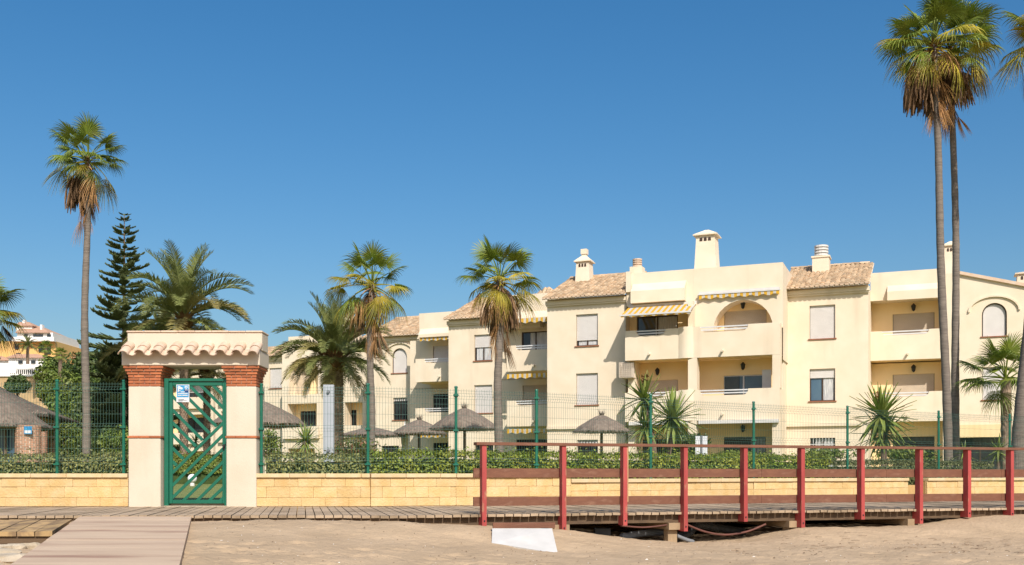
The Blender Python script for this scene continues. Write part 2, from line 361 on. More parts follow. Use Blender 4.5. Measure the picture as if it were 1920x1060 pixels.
def along(mb, a, b, off0, off1, z0, z1, m=0):     # a bar from a to b, between two setbacks behind the edge
    t = (b - a).normalized(); n = Vector((-t.y, t.x, 0)); p = [a + n * off0, b + n * off0, b + n * off1, a + n * off1]
    mb.hexa([(q.x, q.y, z0) for q in p] + [(q.x, q.y, z1) for q in p], m)
ends = [Vector((-1.5, edge_y(-1.5), 0))] + [edge_px(p) for p in POST_PX] + [edge_px(2080)]
for a, b in zip(ends, ends[1:]):
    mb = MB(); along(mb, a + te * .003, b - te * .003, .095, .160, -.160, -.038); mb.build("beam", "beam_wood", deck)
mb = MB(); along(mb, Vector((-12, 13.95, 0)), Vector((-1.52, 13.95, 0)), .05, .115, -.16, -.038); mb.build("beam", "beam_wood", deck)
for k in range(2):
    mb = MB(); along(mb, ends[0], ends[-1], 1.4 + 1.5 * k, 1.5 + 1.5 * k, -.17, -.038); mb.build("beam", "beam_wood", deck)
for p in (1054, 1268, 1493, 1715, 1885):
    c = edge_px(p) + ne * .09
    mb = MB(); along(mb, c - te * .075, c + te * .075, .03, .17, -.9, -.27); mb.build("pier", "pier_wood", deck)
    mb = MB(); along(mb, c - te * .10, c + te * .13, -.05, 3.2, -.265, -.163); mb.build("cross_beam", "pier_wood", deck)

# ramp of pale slabs
ramp = thing("ramp", (-4.7, 12, -.1), None, None); ramp["kind"] = "structure"
yb = [14.02, 13.45, 12.75, 12.2, 11.7, 11.05, 10.4, 9.8, 9.2, 8.5, 7.8, 7.0]
for a, b in zip(yb, yb[1:]):
    (l0, r0), (l1, r1) = ramp_edges(b), ramp_edges(a); dz = rnd.uniform(-.003, .003); b2 = b + .006
    mb = MB(); l0, r0 = ramp_edges(b2)
    q = [(l0, b2), (r0, b2), (r1, a), (l1, a)]
    mb.hexa([(x, y, ramp_z(y) + dz - .07) for x, y in q] + [(x, y, ramp_z(y) + dz) for x, y in q]); mb.build("slab", "ramp", ramp)
# low platform of yellowed boards beside the ramp
pf = thing("wooden_platform", (-6.6, 12.9, -.1), "low platform of yellowed worn boards beside the ramp", "platform")
for i in range(13):
    x1 = -5.36 - .21 * i; x0 = x1 - .20
    mb = MB(); s0 = .30
    q = [(x0 + .0, 12.0), (x1, 12.0), (x1 - .56, 13.85), (x0 - .56, 13.85)]
    mb.hexa([(x, y, -.105 + .03 * (y - 12) - .06) for x, y in q] + [(x, y, -.105 + .03 * (y - 12) + rnd.uniform(-.006, .006)) for x, y in q]); mb.build("plank", "yellow_wood", pf)
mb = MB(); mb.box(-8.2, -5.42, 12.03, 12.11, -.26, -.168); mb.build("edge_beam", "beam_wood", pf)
# broken stones in the hollow below it
def rock_mesh(mb, c, sx, sy, sz, seed):
    r_ = random.Random(seed); n = 9; pr = []
    for ring, (k, h) in enumerate(((.75, -1), (1, -.2), (.86, .65), (.6, 1.0))):
        pr.append([(c[0] + sx * k * r_.uniform(.8, 1.15) * math.cos(6.283 * i / n), c[1] + sy * k * r_.uniform(.8, 1.15) * math.sin(6.283 * i / n), c[2] + sz * (h + r_.uniform(-.12, .12))) for i in range(n)])
    mb.add(sum(pr, []), [(r * n + i, r * n + (i + 1) % n, (r + 1) * n + (i + 1) % n, (r + 1) * n + i) for r in range(3) for i in range(n)] + [tuple(range(3 * n, 4 * n))])
for i, (px, Y, sx, sy, sz, lab) in enumerate(((58, 11.75, .17, .10, .06, "long pale broken stone just under the worn platform edge"), (80, 11.85, .07, .06, .045, "small rounded stone wedged between platform and ramp"),
        (30, 11.6, .13, .09, .045, "flat sandy stone beside the long pale broken stone"), (10, 11.55, .12, .08, .04, "flat brownish stone at the far end of the broken stones"), (22, 10.6, .28, .22, .05, "broad cracked sand-coloured slab of rock lying in the sand"), (-8, 11.1, .3, .2, .07, "large flat rock half buried below the worn platform"))):
    p = at(px, Y); z = sand_z(p.x, Y) + .01
    mb = MB(); rock_mesh(mb, (p.x, Y, z), sx, sy, sz, 40 + i); mb.build("rock", "rock", origin=(p.x, Y, z), label=lab, cat="rock")

# ================================================================== railing along the boardwalk
rail = thing("railing", tuple(edge_px(1281)), "red post railing with brown boards along the raised boardwalk", "railing")
for i, (px, pb) in enumerate(zip(POST_PX, PB)):
    c = edge_px(px); zb = zat(pb, c.y)
    mb = MB(); along(mb, c - te * .032, c + te * .032, -.085, .092, zb, -.042)
    along(mb, c - te * .032, c + te * .032, -.085, .030, -.042, .962)
    mb.build("post", "red_paint", rail)
    mb = MB(); mb.tube([c - ne * .096 + Vector((0, 0, zb + .07)), c - ne * .083 + Vector((0, 0, zb + .07))], .011, 8); mb.build("bolt", "iron_dark", rail)
    if px == 1168:
        mb = MB(); along(mb, c + te * .033, c + te * .050, -.083, .028, .16, .96); mb.build("batten", "bare_wood", rail)
a, b = edge_px(890), edge_px(2080)
n = 5
for i in range(n):
    q0, q1 = a.lerp(b, i / n), a.lerp(b, (i + 1) / n) - te * .004
    for nm, o0, o1, z0, z1 in (("handrail", -.105, .055, .964, 1.004), ("board", .051, .082, .513, .642), ("board", .051, .082, .115, .240)):
        mb = MB(); along(mb, q0, q1, o0, o1, z0, z1); mb.build(nm, "rail_wood", rail)

# ================================================================== garden wall of split yellow blocks
def blocks(parent, a, b, off=0.0, top=.575, skip_end=0):
    """one straight run of wall from a to b (front face), built of a core, blocks and coping stones"""
    d = (b - a); Lr = d.length; t = d.normalized(); n = Vector((-t.y, t.x, 0)); ang = math.atan2(t.y, t.x)
    base = top - .575
    mb = MB(); along(mb, a + t * .004, b - t * .004, .006, .28, -.6, base + .49); mb.build("core", "joint", parent)
    for z0, z1, sh in ((base - .12 if base < -.05 else base + .0, base + .150, 0), (base + .150, base + .338, .5), (base + .338, base + .497, .15)):
        s = -sh * .41
        while s < Lr - .01:
            s0, s1 = max(s, 0) + .001, min(s + .41, Lr) - .001
            if s1 - s0 > .03:
                mb = MB(); mb.bevbox(0, s1 - s0, -.010 + rnd.uniform(-.009, .005), .06, 0, z1 - z0 - .003, .004)
                o = mb.build("block", "stone_yellow", parent, origin=tuple(a + t * s0 + Vector((0, 0, z0 + .004))), local=True); o.rotation_euler = (0, 0, ang)
            s += .41
    s = 0.0
    while s < Lr - .01:
        s1 = min(s + .62, Lr)
        mb = MB(); mb.bevbox(0, s1 - s - .004, -.05, .33, 0, top - base - .502, .008)
        o = mb.build("coping_stone", "coping", parent, origin=tuple(a + t * s + Vector((0, 0, base + .500))), local=True); o.rotation_euler = (0, 0, ang)
        s = s1
gwl = thing("garden_wall", (-8, WALL_Y, 0), "low yellow block wall on the side of the thatched huts", "wall")
blocks(gwl, Vector((-13.3, WALL_Y, 0)), Vector((-6.66, WALL_Y, 0)))
gwr = thing("garden_wall", (-3, WALL_Y, 0), "long low yellow block wall running behind the boardwalk railing", "wall")
blocks(gwr, Vector((-4.47, WALL_Y, 0)), WPTS[0] - Vector((.006, 0, 0)))
for i, (a, b) in enumerate(zip(WPTS, WPTS[1:])):
    if i == 7:
        mb = MB(); along(mb, a, b, .22, .4, -.6, .30); mb.build("core", "joint", gwr); continue
    blocks(gwr, a, b, top=.575 if i < 3 else .475)

# ================================================================== gateway
GY = WALL_Y
def gx_(px): return U(px) * GY
def gz(py): return zat(py, GY)
gw = thing("gateway", (gx_(365), GY, 0), "cream gateway with tiled top and two brick-capped pillars", "gateway")
ZB, ZL, ZT = 2.08, 2.435, 3.0
for pl, (x0, x1) in enumerate(((gx_(243), gx_(303)), (gx_(426), gx_(482)))):
    mb = MB(); mb.bevbox(x0, x1, GY - .06, GY + .46, -.3, 1.185, .012); p = mb.build("pillar", "stucco_gate", gw)
    mb = MB(); mb.bevbox(x0, x1, GY - .06, GY + .46, 1.215, ZB, .012); mb.build("pillar", "stucco_gate", gw)
    nb = 3
    for k in range(nb):
        bx0 = x0 - .015 + (x1 - x0 + .03) * k / nb; bx1 = x0 - .015 + (x1 - x0 + .03) * (k + 1) / nb - .003
        mb = MB(); mb.bevbox(bx0, bx1, GY - .075, GY + .475, 1.187, 1.222, .005); mb.build("brick", "brick", gw)
    nc = 7; h = (ZL - ZB) / nc
    for c in range(nc):
        o = (0, 0, 0, .003, .02, .042, .066)[c]; z0 = ZB + h * c + .004; z1 = ZB + h * (c + 1) - .004
        mb = MB(); mb.box(x0 + .02 - o, x1 - .02 + o, GY - .04 - o, GY + .44 + o, z0 - .004, z1 + .004); mb.build("mortar_course", "mortar", gw)
        cuts = [0, .333, .667, 1] if c % 2 == 0 else [0, .17, .5, .83, 1]
        W_ = x1 - x0 + 2 * o
        for u0, u1 in zip(cuts, cuts[1:]):
            mb = MB(); mb.bevbox(x0 - o + W_ * u0 + .004 * (u0 > 0), x0 - o + W_ * u1 - .004 * (u1 < 1), GY - .06 - o, GY + .05, z0, z1, .004); mb.build("brick", "brick", gw)
        for u0, u1 in ((0, .5), (.5, 1)) if c % 2 else ((0, .3), (.3, .8), (.8, 1)):
            for sx in (0, 1):
                ya, yb_ = GY + .056 + (.404 + o) * u0, GY + .056 + (.404 + o) * u1 - .008
                mb = MB(); mb.bevbox(*((x0 - o, x0 - o + .1) if sx == 0 else (x1 + o - .1, x1 + o)), ya, yb_, z0, z1, .004); mb.build("brick", "brick", gw)
LX0, LX1 = gx_(233.5), gx_(490.5)
mb = MB(); mb.bevbox(LX0, LX1, GY - .14, GY + .54, ZL + .002, 2.70, .01); mb.build("lintel", "stucco_gate", gw)
PX0, PX1 = gx_(239.5), gx_(492)
mb = MB(); mb.bevbox(PX0, PX1, GY - .02, GY + .42, 2.703, 3.015, .01); mb.build("parapet", "stucco_gate", gw)
x = PX0 - .012
for k in range(8):
    x1 = PX0 + (PX1 - PX0 + .012) * (k + 1) / 8
    mb = MB(); mb.bevbox(x, x1 - .004, GY - .04, GY + .44, 3.017, 3.05 + rnd.uniform(-.003, .003), .008); mb.build("cap_tile", "terracotta_pale", gw); x = x1
def barrel(mb, p0, p1, r0, r1, up=True, n=9, th=.014, vs=.8):
    """half-round clay tile from p0 (low end) to p1, open side down (or up)"""
    p0, p1 = Vector(p0), Vector(p1); t = (p1 - p0).normalized(); sd = Vector((0, 0, 1)).cross(t).normalized(); u = t.cross(sd); u = (u if u.z > 0 else -u) * (vs if up else -vs)
    pts = []
    for p, r in ((p0, r0), (p1, r1)):
        for rr in (r, r - th):
            for i in range(n + 1):
                a = math.pi * i / n; pts.append(tuple(p + sd * (rr * math.cos(a)) + u * (rr * math.sin(a))))
    m = n + 1; fs = []
    for i in range(n):
        fs += [(i, i + 1, 2 * m + i + 1, 2 * m + i), (m + i + 1, m + i, 3 * m + i, 3 * m + i + 1), (i + 1, i, m + i, m + i + 1), (2 * m + i, 2 * m + i + 1, 3 * m + i + 1, 3 * m + i)]
    fs += [(0, 2 * m, 3 * m, m), (n, m + n, 3 * m + n, 2 * m + n)]
    mb.add(pts, fs)
sp = (LX1 - LX0 - .17) / 8
for k in range(9):
    cx = LX0 + .10 + sp * k; e_ = .02 if k in (0, 8) else 0
    mb = MB(); barrel(mb, (cx - .004 + rnd.uniform(-.004, .004), GY - .325 - e_, 2.622 - e_), (cx, GY - .12, 2.735), .088, .080); mb.build("roof_tile", "terracotta_pale", gw)
    mb = MB(); barrel(mb, (cx, GY - .17, 2.717), (cx, GY + .03, 2.820), .094, .086); mb.build("roof_tile", "terracotta_pale", gw)
    if k < 8:
        c2 = cx + sp * .5
        mb = MB(); barrel(mb, (c2, GY - .31, 2.640), (c2, GY - .0, 2.800), .080, .080, up=False, vs=.75); mb.build("roof_tile", "terracotta_pale", gw)
# mortar bed that closes the tiles against the parapet
mb = MB(); mb.prism([(LX0 + .02, GY - .14, 2.702), (LX0 + .02, GY - .021, 2.702), (LX0 + .02, GY - .021, 2.75), (LX0 + .02, GY - .14, 2.705)], (LX1 - LX0 - .04, 0, 0)); mb.build("mortar_bed", "stucco_gate", gw)

# the green gate
gate = thing("gate", (gx_(365), GY + .2, .03), "green metal gate with slanted slats between the cream pillars", "gate")
Y0, Y1 = GY + .10, GY + .15
def gp(px, py): return (px - 365) / 108.0 + gx_(365), .556 + (890 - py) / 108.0
xl, xr, zt, zb = gx_(305), gx_(425), gz(709), gz(947)
for nm, (a0, a1, c0, c1) in (("jamb", (xl, xl + .075, zb - .02, zt)), ("jamb", (xr - .06, xr, zb - .02, zt)), ("header", (xl + .076, xr - .061, zt - .05, zt))):
    mb = MB(); mb.bevbox(a0, a1, Y0 - .03, Y1 + .03, c0, c1, .005); mb.build(nm, "gate_green", gate)
xi0, xi1, zi0, zi1 = gx_(314), gx_(417), gz(939.5), gz(722)
for nm, (a0, a1, c0, c1) in (("stile", (xl + .079, xi0 + .055, zb + .02, zt - .055)), ("stile", (xi1 - .03, xr - .064, zb + .02, zt - .055)), ("rail", (xi0 + .057, xi1 - .032, zt - .125, zt - .056)), ("rail", (xi0 + .057, xi1 - .032, zb + .02, zb + .085))):
    mb = MB(); mb.bevbox(a0, a1, Y0, Y1, c0, c1, .004); mb.build(nm, "gate_green", gate)
SL = [((319, 887), (417, 790.5)), ((319, 911), (417, 813)), ((319, 934), (417, 839)), ((339, 940), (417, 864)), ((365, 940), (417, 889)), ((388, 940), (417, 913)), ((409, 940), (417, 932))]
for y0 in (716, 742, 768, 792, 815, 840, 865):     # falling slats end on the long rising one
    dx = ((887 - y0) - 319 * 0 ) / 2.0; dx = (887 - y0) / (1 + 96.5 / 98.0); SL.append(((319, y0), (319 + dx - 3, y0 + dx - 3)))
SL += [((350, 721), (417, 788)), ((372, 721), (417, 766)), ((395, 721), (417, 743))]
for (ax, ay), (bx, by) in SL:
    p0, p1 = Vector((gp(ax, ay)[0], 0, gp(ax, ay)[1])), Vector((gp(bx, by)[0], 0, gp(bx, by)[1]))
    d = (p1 - p0).normalized(); s = Vector((-d.z, 0, d.x)) * .025
    mb = MB(); mb.prism([(q.x, Y0 + .008, q.z) for q in (p0 - s, p1 - s, p1 + s, p0 + s)], (0, .032, 0)); mb.build("slat", "gate_green", gate)
mb = MB(); mb.bevbox(gx_(416.5), gx_(420.5), Y0 - .035, Y0 - .003, gz(843), gz(833), .004); mb.tube([(gx_(418), Y0 - .07, gz(836)), (gx_(418), Y0 - .03, gz(836))], .022, 8); mb.build("lock", "black_plastic", gate)
mb = MB(); mb.box(xl + .01, xr - .01, GY + .02, GY + .4, -.2, .012); mb.build("threshold", "rock", gate)
# sign on the gate
sg = thing("sign", (gx_(340), Y0, gz(753)), "small blue and white camera warning sign fixed to the green gate", "sign")
sx0, sx1, sz0, sz1 = gx_(327.5), gx_(352), gz(753.5), gz(720.5); ys_ = Y0 - .012
mb = MB(); mb.box(sx0, sx1, ys_, ys_ + .006, sz0, sz1); mb.build("panel", "sign_white", sg)
mb = MB(); mb.box(sx0 + .012, sx1 - .012, ys_ - .003, ys_ - .0005, sz0 + .085, sz1 - .012); mb.build("blue_field", "sign_blue", sg)
def sq(nm, m, a, b, c, d, k=1): # fractions of the sign: x0, x1, z0, z1
    mb = MB(); mb.box(sx0 + (sx1 - sx0) * a, sx0 + (sx1 - sx0) * b, ys_ - .003 - .002 * k, ys_ - .0031 - .002 * (k - 1), sz0 + (sz1 - sz0) * c, sz0 + (sz1 - sz0) * d); return mb.build(nm, m, sg)
sq("print", "sign_navy", .60, .95, .55, .74)
W_, H_ = sx1 - sx0, sz1 - sz0
cam_ic = [(.10, .84), (.18, .94), (.52, .80), (.46, .72), (.36, .72), (.22, .74), (.18, .58), (.12, .58), (.14, .76)]
mb = MB(); mb.prism([(sx0 + W_ * a, ys_ - .0032, sz0 + H_ * b) for a, b in cam_ic], (0, -.002, 0)); mb.build("camera_symbol", "sign_white", sg)
sh_ic = [(.66, .92), (.86, .92), (.87, .82), (.76, .73), (.65, .82)]
mb = MB(); mb.prism([(sx0 + W_ * a, ys_ - .0032, sz0 + H_ * b) for a, b in sh_ic], (0, -.002, 0)); mb.build("shield_symbol", "sign_white", sg)
sq("print", "sign_blue", .73, .79, .79, .89, 2)
for a, b, c, d in ((.66, .90, .68, .705), (.36, .66, .56, .60), (.12, .88, .47, .515), (.12, .42, .36, .41), (.47, .88, .36, .41), (.12, .34, .62, .66)): sq("print", "sign_white", a, b, c, d, 2)
for a, b, c, d in ((.16, .60, .15, .165), (.16, .80, .10, .115), (.16, .50, .055, .07)): sq("print", "sign_print", a, b, c, d)

# ================================================================== welded mesh fence
def fence_post(parent, p, z0, z1):
    mb = MB(); mb.tube([(p.x, p.y, z0), (p.x, p.y, z1)], .027, 10); o = mb.build("post", "fence_green", parent)
    mb = MB(); mb.lathe([(.031, z1 - .006), (.034, z1 + .004), (.028, z1 + .022), (.01, z1 + .03)], (p.x, p.y), 10)
    mb.build("cap", "fence_green", o)
    for z in (z1 - .14, z0 + (z1 - z0) * .5, z0 + .16):
        mb = MB(); mb.tube([(p.x, p.y, z - .028), (p.x, p.y, z + .028)], .038, 10); mb.box(p.x - .05, p.x + .05, p.y - .05, p.y - .02, z - .012, z + .012); mb.build("clamp", "fence_green", o)
def mesh_panel(parent, a, b, z0, z1):
    d = b - a; L_ = d.length; t = d.normalized(); n = Vector((t.y, -t.x, 0)); mb = MB(); r = .0026
    folds = [z1 - .10, z0 + (z1 - z0) * .52, z0 + .20]
    prof = [(0, z0)]
    for fz in sorted(folds): prof += [(0, fz - .05), (.035, fz), (0, fz + .05)]
    prof += [(0, z1 + .03)]
    k = int(L_ / .05)
    for i in range(k + 1):
        c = a + t * (L_ * i / k)
        mb.tube([c + n * o + Vector((0, 0, z)) for o, z in prof], r, 3, cap=False)
    hz = [z0 + .02, z1]
    for fz in folds: hz += [fz - .05, fz, fz + .05]
    z = z0 + .02
    while z < z1 - .2:
        z += .2
        if all(abs(z - q) > .09 for q in hz): hz.append(z)
    for z in hz:
        o = .035 if any(abs(z - q) < .001 for q in folds) else 0
        mb.tube([a + n * (o - .005) + Vector((0, 0, z)), b + n * (o - .005) + Vector((0, 0, z))], r, 3, cap=False)
    return mb.build("mesh_panel", "wire_green", parent, kind="stuff")
def fence(posts, label, z0=.575):
    f = thing("mesh_fence", tuple(posts[0][0]), label, "fence")
    for i, (p, zt_, zb_) in enumerate(posts): fence_post(f, p, zb_, zt_)
    for (p, za, zb_), (q, zc, zd_) in zip(posts, posts[1:]): mesh_panel(f, p, q, max(zb_, zd_) + .02, min(za, zc) - .05)
    return f
off = .14
lp = [(Vector((x, WALL_Y + off, 0)), 2.19, .575) for x in (-12.9, -11.4, -9.6, U(107) * (WALL_Y + off), U(232) * (WALL_Y + off))]
fence(lp, "green wire mesh fence in front of the thatched huts")
FP = []
for px, py in ((490, 722), (690, 722), (855, 727), (1006, 733), (1220, 741), (1413, 755), (1589, 763), (1760, 772), (1893, 778), (2040, 784)):
    best = min(((a, b) for a, b in zip([Vector((-14, WALL_Y, 0))] + WPTS, WPTS)), key=lambda ab: 0 if U(px) >= ab[0].x / ab[0].y - 1e-6 and U(px) <= ab[1].x / ab[1].y + 1e-6 else 1)
    a, b = best; t = (b - a).normalized(); n = Vector((-t.y, t.x, 0)); a2 = a + n * off
    u = U(px); k = (u * a2.y - a2.x) / (t.x - u * t.y); p = a2 + t * k
    FP.append((p, zat(py, p.y), .575 if px < 1070 else .475))
fence(FP, "long green wire mesh fence behind the boardwalk and hedge")
# ================================================================== the apartment terrace
TH = R(22.0); CE, SE = math.cos(TH), math.sin(TH)
def FB(a, d, z): return (a * CE + d * SE, -a * SE + d * CE, z)         # along the facade, depth, height -> place
def A(px, d):                                                           # photo column on the facade plane at depth d -> along
    u = U(px); Y = d / (u * SE + CE); return u * Y * CE - Y * SE
def Zf(px, py, d): u = U(px); return zat(py, d / (u * SE + CE))
def BM(): return MB(FB)
GROUND = 0.0
def arch_pts(a0, a1, zs, zt, n=14): return [((a0 + a1) / 2 - (a1 - a0) / 2 * math.cos(math.pi * i / n), zs + (zt - zs) * math.sin(math.pi * i / n)) for i in range(n + 1)]
def wall_holes(mb, a0, a1, z0, z1, d, holes, reveal=.16, m=0):
    """front sheet of a wall with openings and their reveals; hole = (a0, a1, z0, z1[, spring height of an arch])"""
    xs = sorted({a0, a1} | {h[0] for h in holes} | {h[1] for h in holes}); zs = sorted({z0, z1} | {h[2] for h in holes} | {h[3] for h in holes})
    for x0, x1 in zip(xs, xs[1:]):
        for y0, y1 in zip(zs, zs[1:]):
            cx, cz = (x0 + x1) / 2, (y0 + y1) / 2
            if not any(h[0] < cx < h[1] and h[2] < cz < h[3] for h in holes): mb.poly([(x0, d, y0), (x1, d, y0), (x1, d, y1), (x0, d, y1)], m)
    for h in holes:
        b = d + reveal; top = h[4] if len(h) > 4 else h[3]
        mb.poly([(h[0], d, h[2]), (h[0], d, top), (h[0], b, top), (h[0], b, h[2])], m); mb.poly([(h[1], d, top), (h[1], d, h[2]), (h[1], b, h[2]), (h[1], b, top)], m)
        mb.poly([(h[0], d, h[2]), (h[0], b, h[2]), (h[1], b, h[2]), (h[1], d, h[2])], m)
        if len(h) > 4:
            P = arch_pts(h[0], h[1], h[4], h[3])
            for (x0, y0), (x1, y1) in zip(P, P[1:]):
                mb.poly([(x0, d, y0), (x1, d, y1), (x1, d, h[3] + 1e-5), (x0, d, h[3] + 1e-5)], m); mb.poly([(x0, d, y0), (x0, b, y0), (x1, b, y1), (x1, d, y1)], m)
        else: mb.poly([(h[0], d, top), (h[1], d, top), (h[1], b, top), (h[0], b, top)], m)
def shell(mb, a0, a1, z0, z1, d, depth, m=0):     # the other sides of a block whose front is a wall_holes sheet
    b = d + depth
    mb.poly([(a0, b, z0), (a0, d, z0), (a0, d, z1), (a0, b, z1)], m); mb.poly([(a1, d, z0), (a1, b, z0), (a1, b, z1), (a1, d, z1)], m)
    mb.poly([(a0, d, z1), (a1, d, z1), (a1, b, z1), (a0, b, z1)], m); mb.poly([(a1, b, z0), (a0, b, z0), (a0, b, z1), (a1, b, z1)], m)
def slats(mb, a0, a1, z0, z1, d, pitch=.055, m=0):
    n = max(2, int((z1 - z0) / pitch)); h = (z1 - z0) / n
    for i in range(n):
        z = z0 + h * i
        mb.poly([(a0, d, z + .004), (a1, d, z + .004), (a1, d, z + h * .8), (a0, d, z + h * .8)], m); mb.poly([(a0, d, z + h * .8), (a1, d, z + h * .8), (a1, d + .008, z + h + .004), (a0, d + .008, z + h + .004)], m)
def window(b, a0, a1, z0, z1, d, shut=1.0, sm="shutter_white", inside="glass_dark", arch=None, bars=False, sill=True, frame="frame_brown", curtain=0.0, reveal=.16):
    """window set in a reveal: frame > pane, roller shutter lowered by the fraction shut, sill, bars"""
    w_ = .05; y = d + reveal - .05
    f = BM()
    if arch:
        P = arch_pts(a0, a1, arch, z1); Q = arch_pts(a0 + w_, a1 - w_, arch, z1 - w_); P = [(a0, z0)] + P + [(a1, z0)]; Q = [(a0 + w_, z0)] + Q + [(a1 - w_, z0)]
        for i in range(len(P) - 1): f.poly([(P[i][0], y, P[i][1]), (Q[i][0], y, Q[i][1]), (Q[i + 1][0], y, Q[i + 1][1]), (P[i + 1][0], y, P[i + 1][1])])
    else:
        for q in ((a0 + .002, a0 + w_, z0, z1), (a1 - w_, a1 - .002, z0, z1), (a0 + w_, a1 - w_, z1 - w_, z1), (a0 + w_, a1 - w_, z0, z0 + w_)): f.box(q[0], q[1], y, y + .06, q[2], q[3] - .002)
        if shut < .95: c = (a0 + a1) / 2; f.box(c - .03, c + .03, y + .002, y + .05, z0 + w_, z1 - w_)
    o = f.build("window", frame, b)
    if arch:
        mb = BM(); mb.poly([(x, y + .02, z) for x, z in [(a1 - .03, z0)] + arch_pts(a0 + .03, a1 - .03, arch, z1 - .03)[::-1] + [(a0 + .03, z0)]]); mb.build("shutter", sm, o); shut = 0
    else:
        mb = BM(); mb.poly([(a0, y + .045, z0), (a1, y + .045, z0), (a1, y + .045, z1), (a0, y + .045, z1)]); mb.build("pane", inside, o)
    if curtain:
        mb = BM(); n = 10; ca, cb = a0 + (a1 - a0) * (1 - curtain), a1 - w_
        for i in range(n):
            x0, x1 = ca + (cb - ca) * i / n, ca + (cb - ca) * (i + 1) / n; e0, e1 = .036 + .006 * (i % 2), .036 + .006 * ((i + 1) % 2)
            mb.poly([(x0, y + e0, z0 + w_), (x1, y + e1, z0 + w_), (x1, y + e1, z1 - w_), (x0, y + e0, z1 - w_)])
        mb.build("curtain", "curtain", o)
    if shut > 0:
        mb = BM(); slats(mb, a0 + .02, a1 - .02, z1 - (z1 - z0) * shut, z1 - .001, y - .015); mb.box(a0 + .02, a1 - .02, y - .022, y - .002, z1 - (z1 - z0) * shut - .03, z1 - (z1 - z0) * shut); mb.build("shutter", sm, o)
    if sill:
        mb = BM(); mb.box(a0 - .06, a1 + .06, d - .05, d + .1, z0 - .05, z0 + .004); mb.build("sill", "sill_brown", o)
    if bars:
        mb = BM(); n = int((a1 - a0) / .13)
        for i in range(1, n): x = a0 + (a1 - a0) * i / n; mb.box(x - .011, x + .011, d + .015, d + .035, z0, z1)
        for z in (z0 + .25 * (z1 - z0), z0 + .8 * (z1 - z0)): mb.box(a0, a1, d + .036, d + .05, z - .015, z + .015)
        mb.build("bars", "white_metal" if bars == 2 else "iron_dark", o)
    return o
def tile_roof(b, a0, a1, d0, z0, run, slope=22.0, length=None, over=.0):
    """pitched roof rising away from d0: deck and barrel tiles in rows (too small to pick apart)"""
    tn = math.tan(R(slope)); o = BM()
    o.hexa([(a0, d0, z0 - .07), (a1, d0, z0 - .07), (a1, d0 + run, z0 + run * tn - .07), (a0, d0 + run, z0 + run * tn - .07), (a0, d0, z0), (a1, d0, z0), (a1, d0 + run, z0 + run * tn), (a0, d0 + run, z0 + run * tn)])
    roof = o.build("roof", "stucco", b)
    mb = BM(); pitch = .21; n = int((a1 - a0) / pitch); pitch = (a1 - a0) / n; row = .36; nr = int(run / row / math.cos(R(slope)) + .5); r_ = random.Random(int(a0 * 100)); L_ = run / nr
    for c in range(n):
        ac = a0 + pitch * (c + .5)
        for k in range(nr):
            dl = d0 + L_ * k - .05; dh = dl + L_ * 1.16; lift0 = .045 + r_.uniform(-.008, .01); lift1 = .012; sh = r_.uniform(-.012, .012); r0, r1 = pitch * .46, pitch * .36
            vs = []
            for dd, lf, rr in ((dl, lift0, r0), (dh, lift1, r1)):
                for i in range(6): t = math.pi * i / 5; vs.append((ac + sh - rr * math.cos(t), dd, z0 + (dd - d0) * tn + lf - .02 + rr * .85 * math.sin(t)))
            mb.add(vs, [(i, i + 1, i + 7, i + 6) for i in range(5)] + [(0, 1, 2, 3, 4, 5)])
        for k in range(nr):   # channel tile between two covers
            am = a0 + pitch * c; dl = d0 + L_ * k - .03; dh = dl + L_ * 1.1
            if c: mb.add([(am - pitch * .3, dl, z0 + (dl - d0) * tn + .03), (am, dl, z0 + (dl - d0) * tn + .004), (am + pitch * .3, dl, z0 + (dl - d0) * tn + .03), (am - pitch * .3, dh, z0 + (dh - d0) * tn + .02), (am, dh, z0 + (dh - d0) * tn - .005), (am + pitch * .3, dh, z0 + (dh - d0) * tn + .02)], [(0, 1, 4, 3), (1, 2, 5, 4)])
    mb.build("roof_tiles", "terracotta", roof, kind="stuff")
    mb = BM()    # white-ended eave tiles under the first row
    for c in range(n):
        ac = a0 + pitch * (c + .5); mb.box(ac - pitch * .34, ac + pitch * .34, d0 - .07, d0 + .1, z0 - .045, z0 + .02)
    mb.build("eave_tiles", "terracotta_pale", roof, kind="stuff")
    mb = BM(); zr = z0 + run * tn
    for c in range(int((a1 - a0) / .4)): x = a0 + .4 * c; mb.add([(x - .02, d0 + run - .1 , zr + .02), (x - .02, d0 + run, zr + .11), (x - .02, d0 + run + .1, zr + .02), (x + .42, d0 + run - .085, zr + .02), (x + .42, d0 + run, zr + .095), (x + .42, d0 + run + .085, zr + .02)], [(0, 3, 4, 1), (1, 4, 5, 2), (0, 1, 2)])
    mb.build("ridge_tiles", "terracotta", roof, kind="stuff")
    return roof
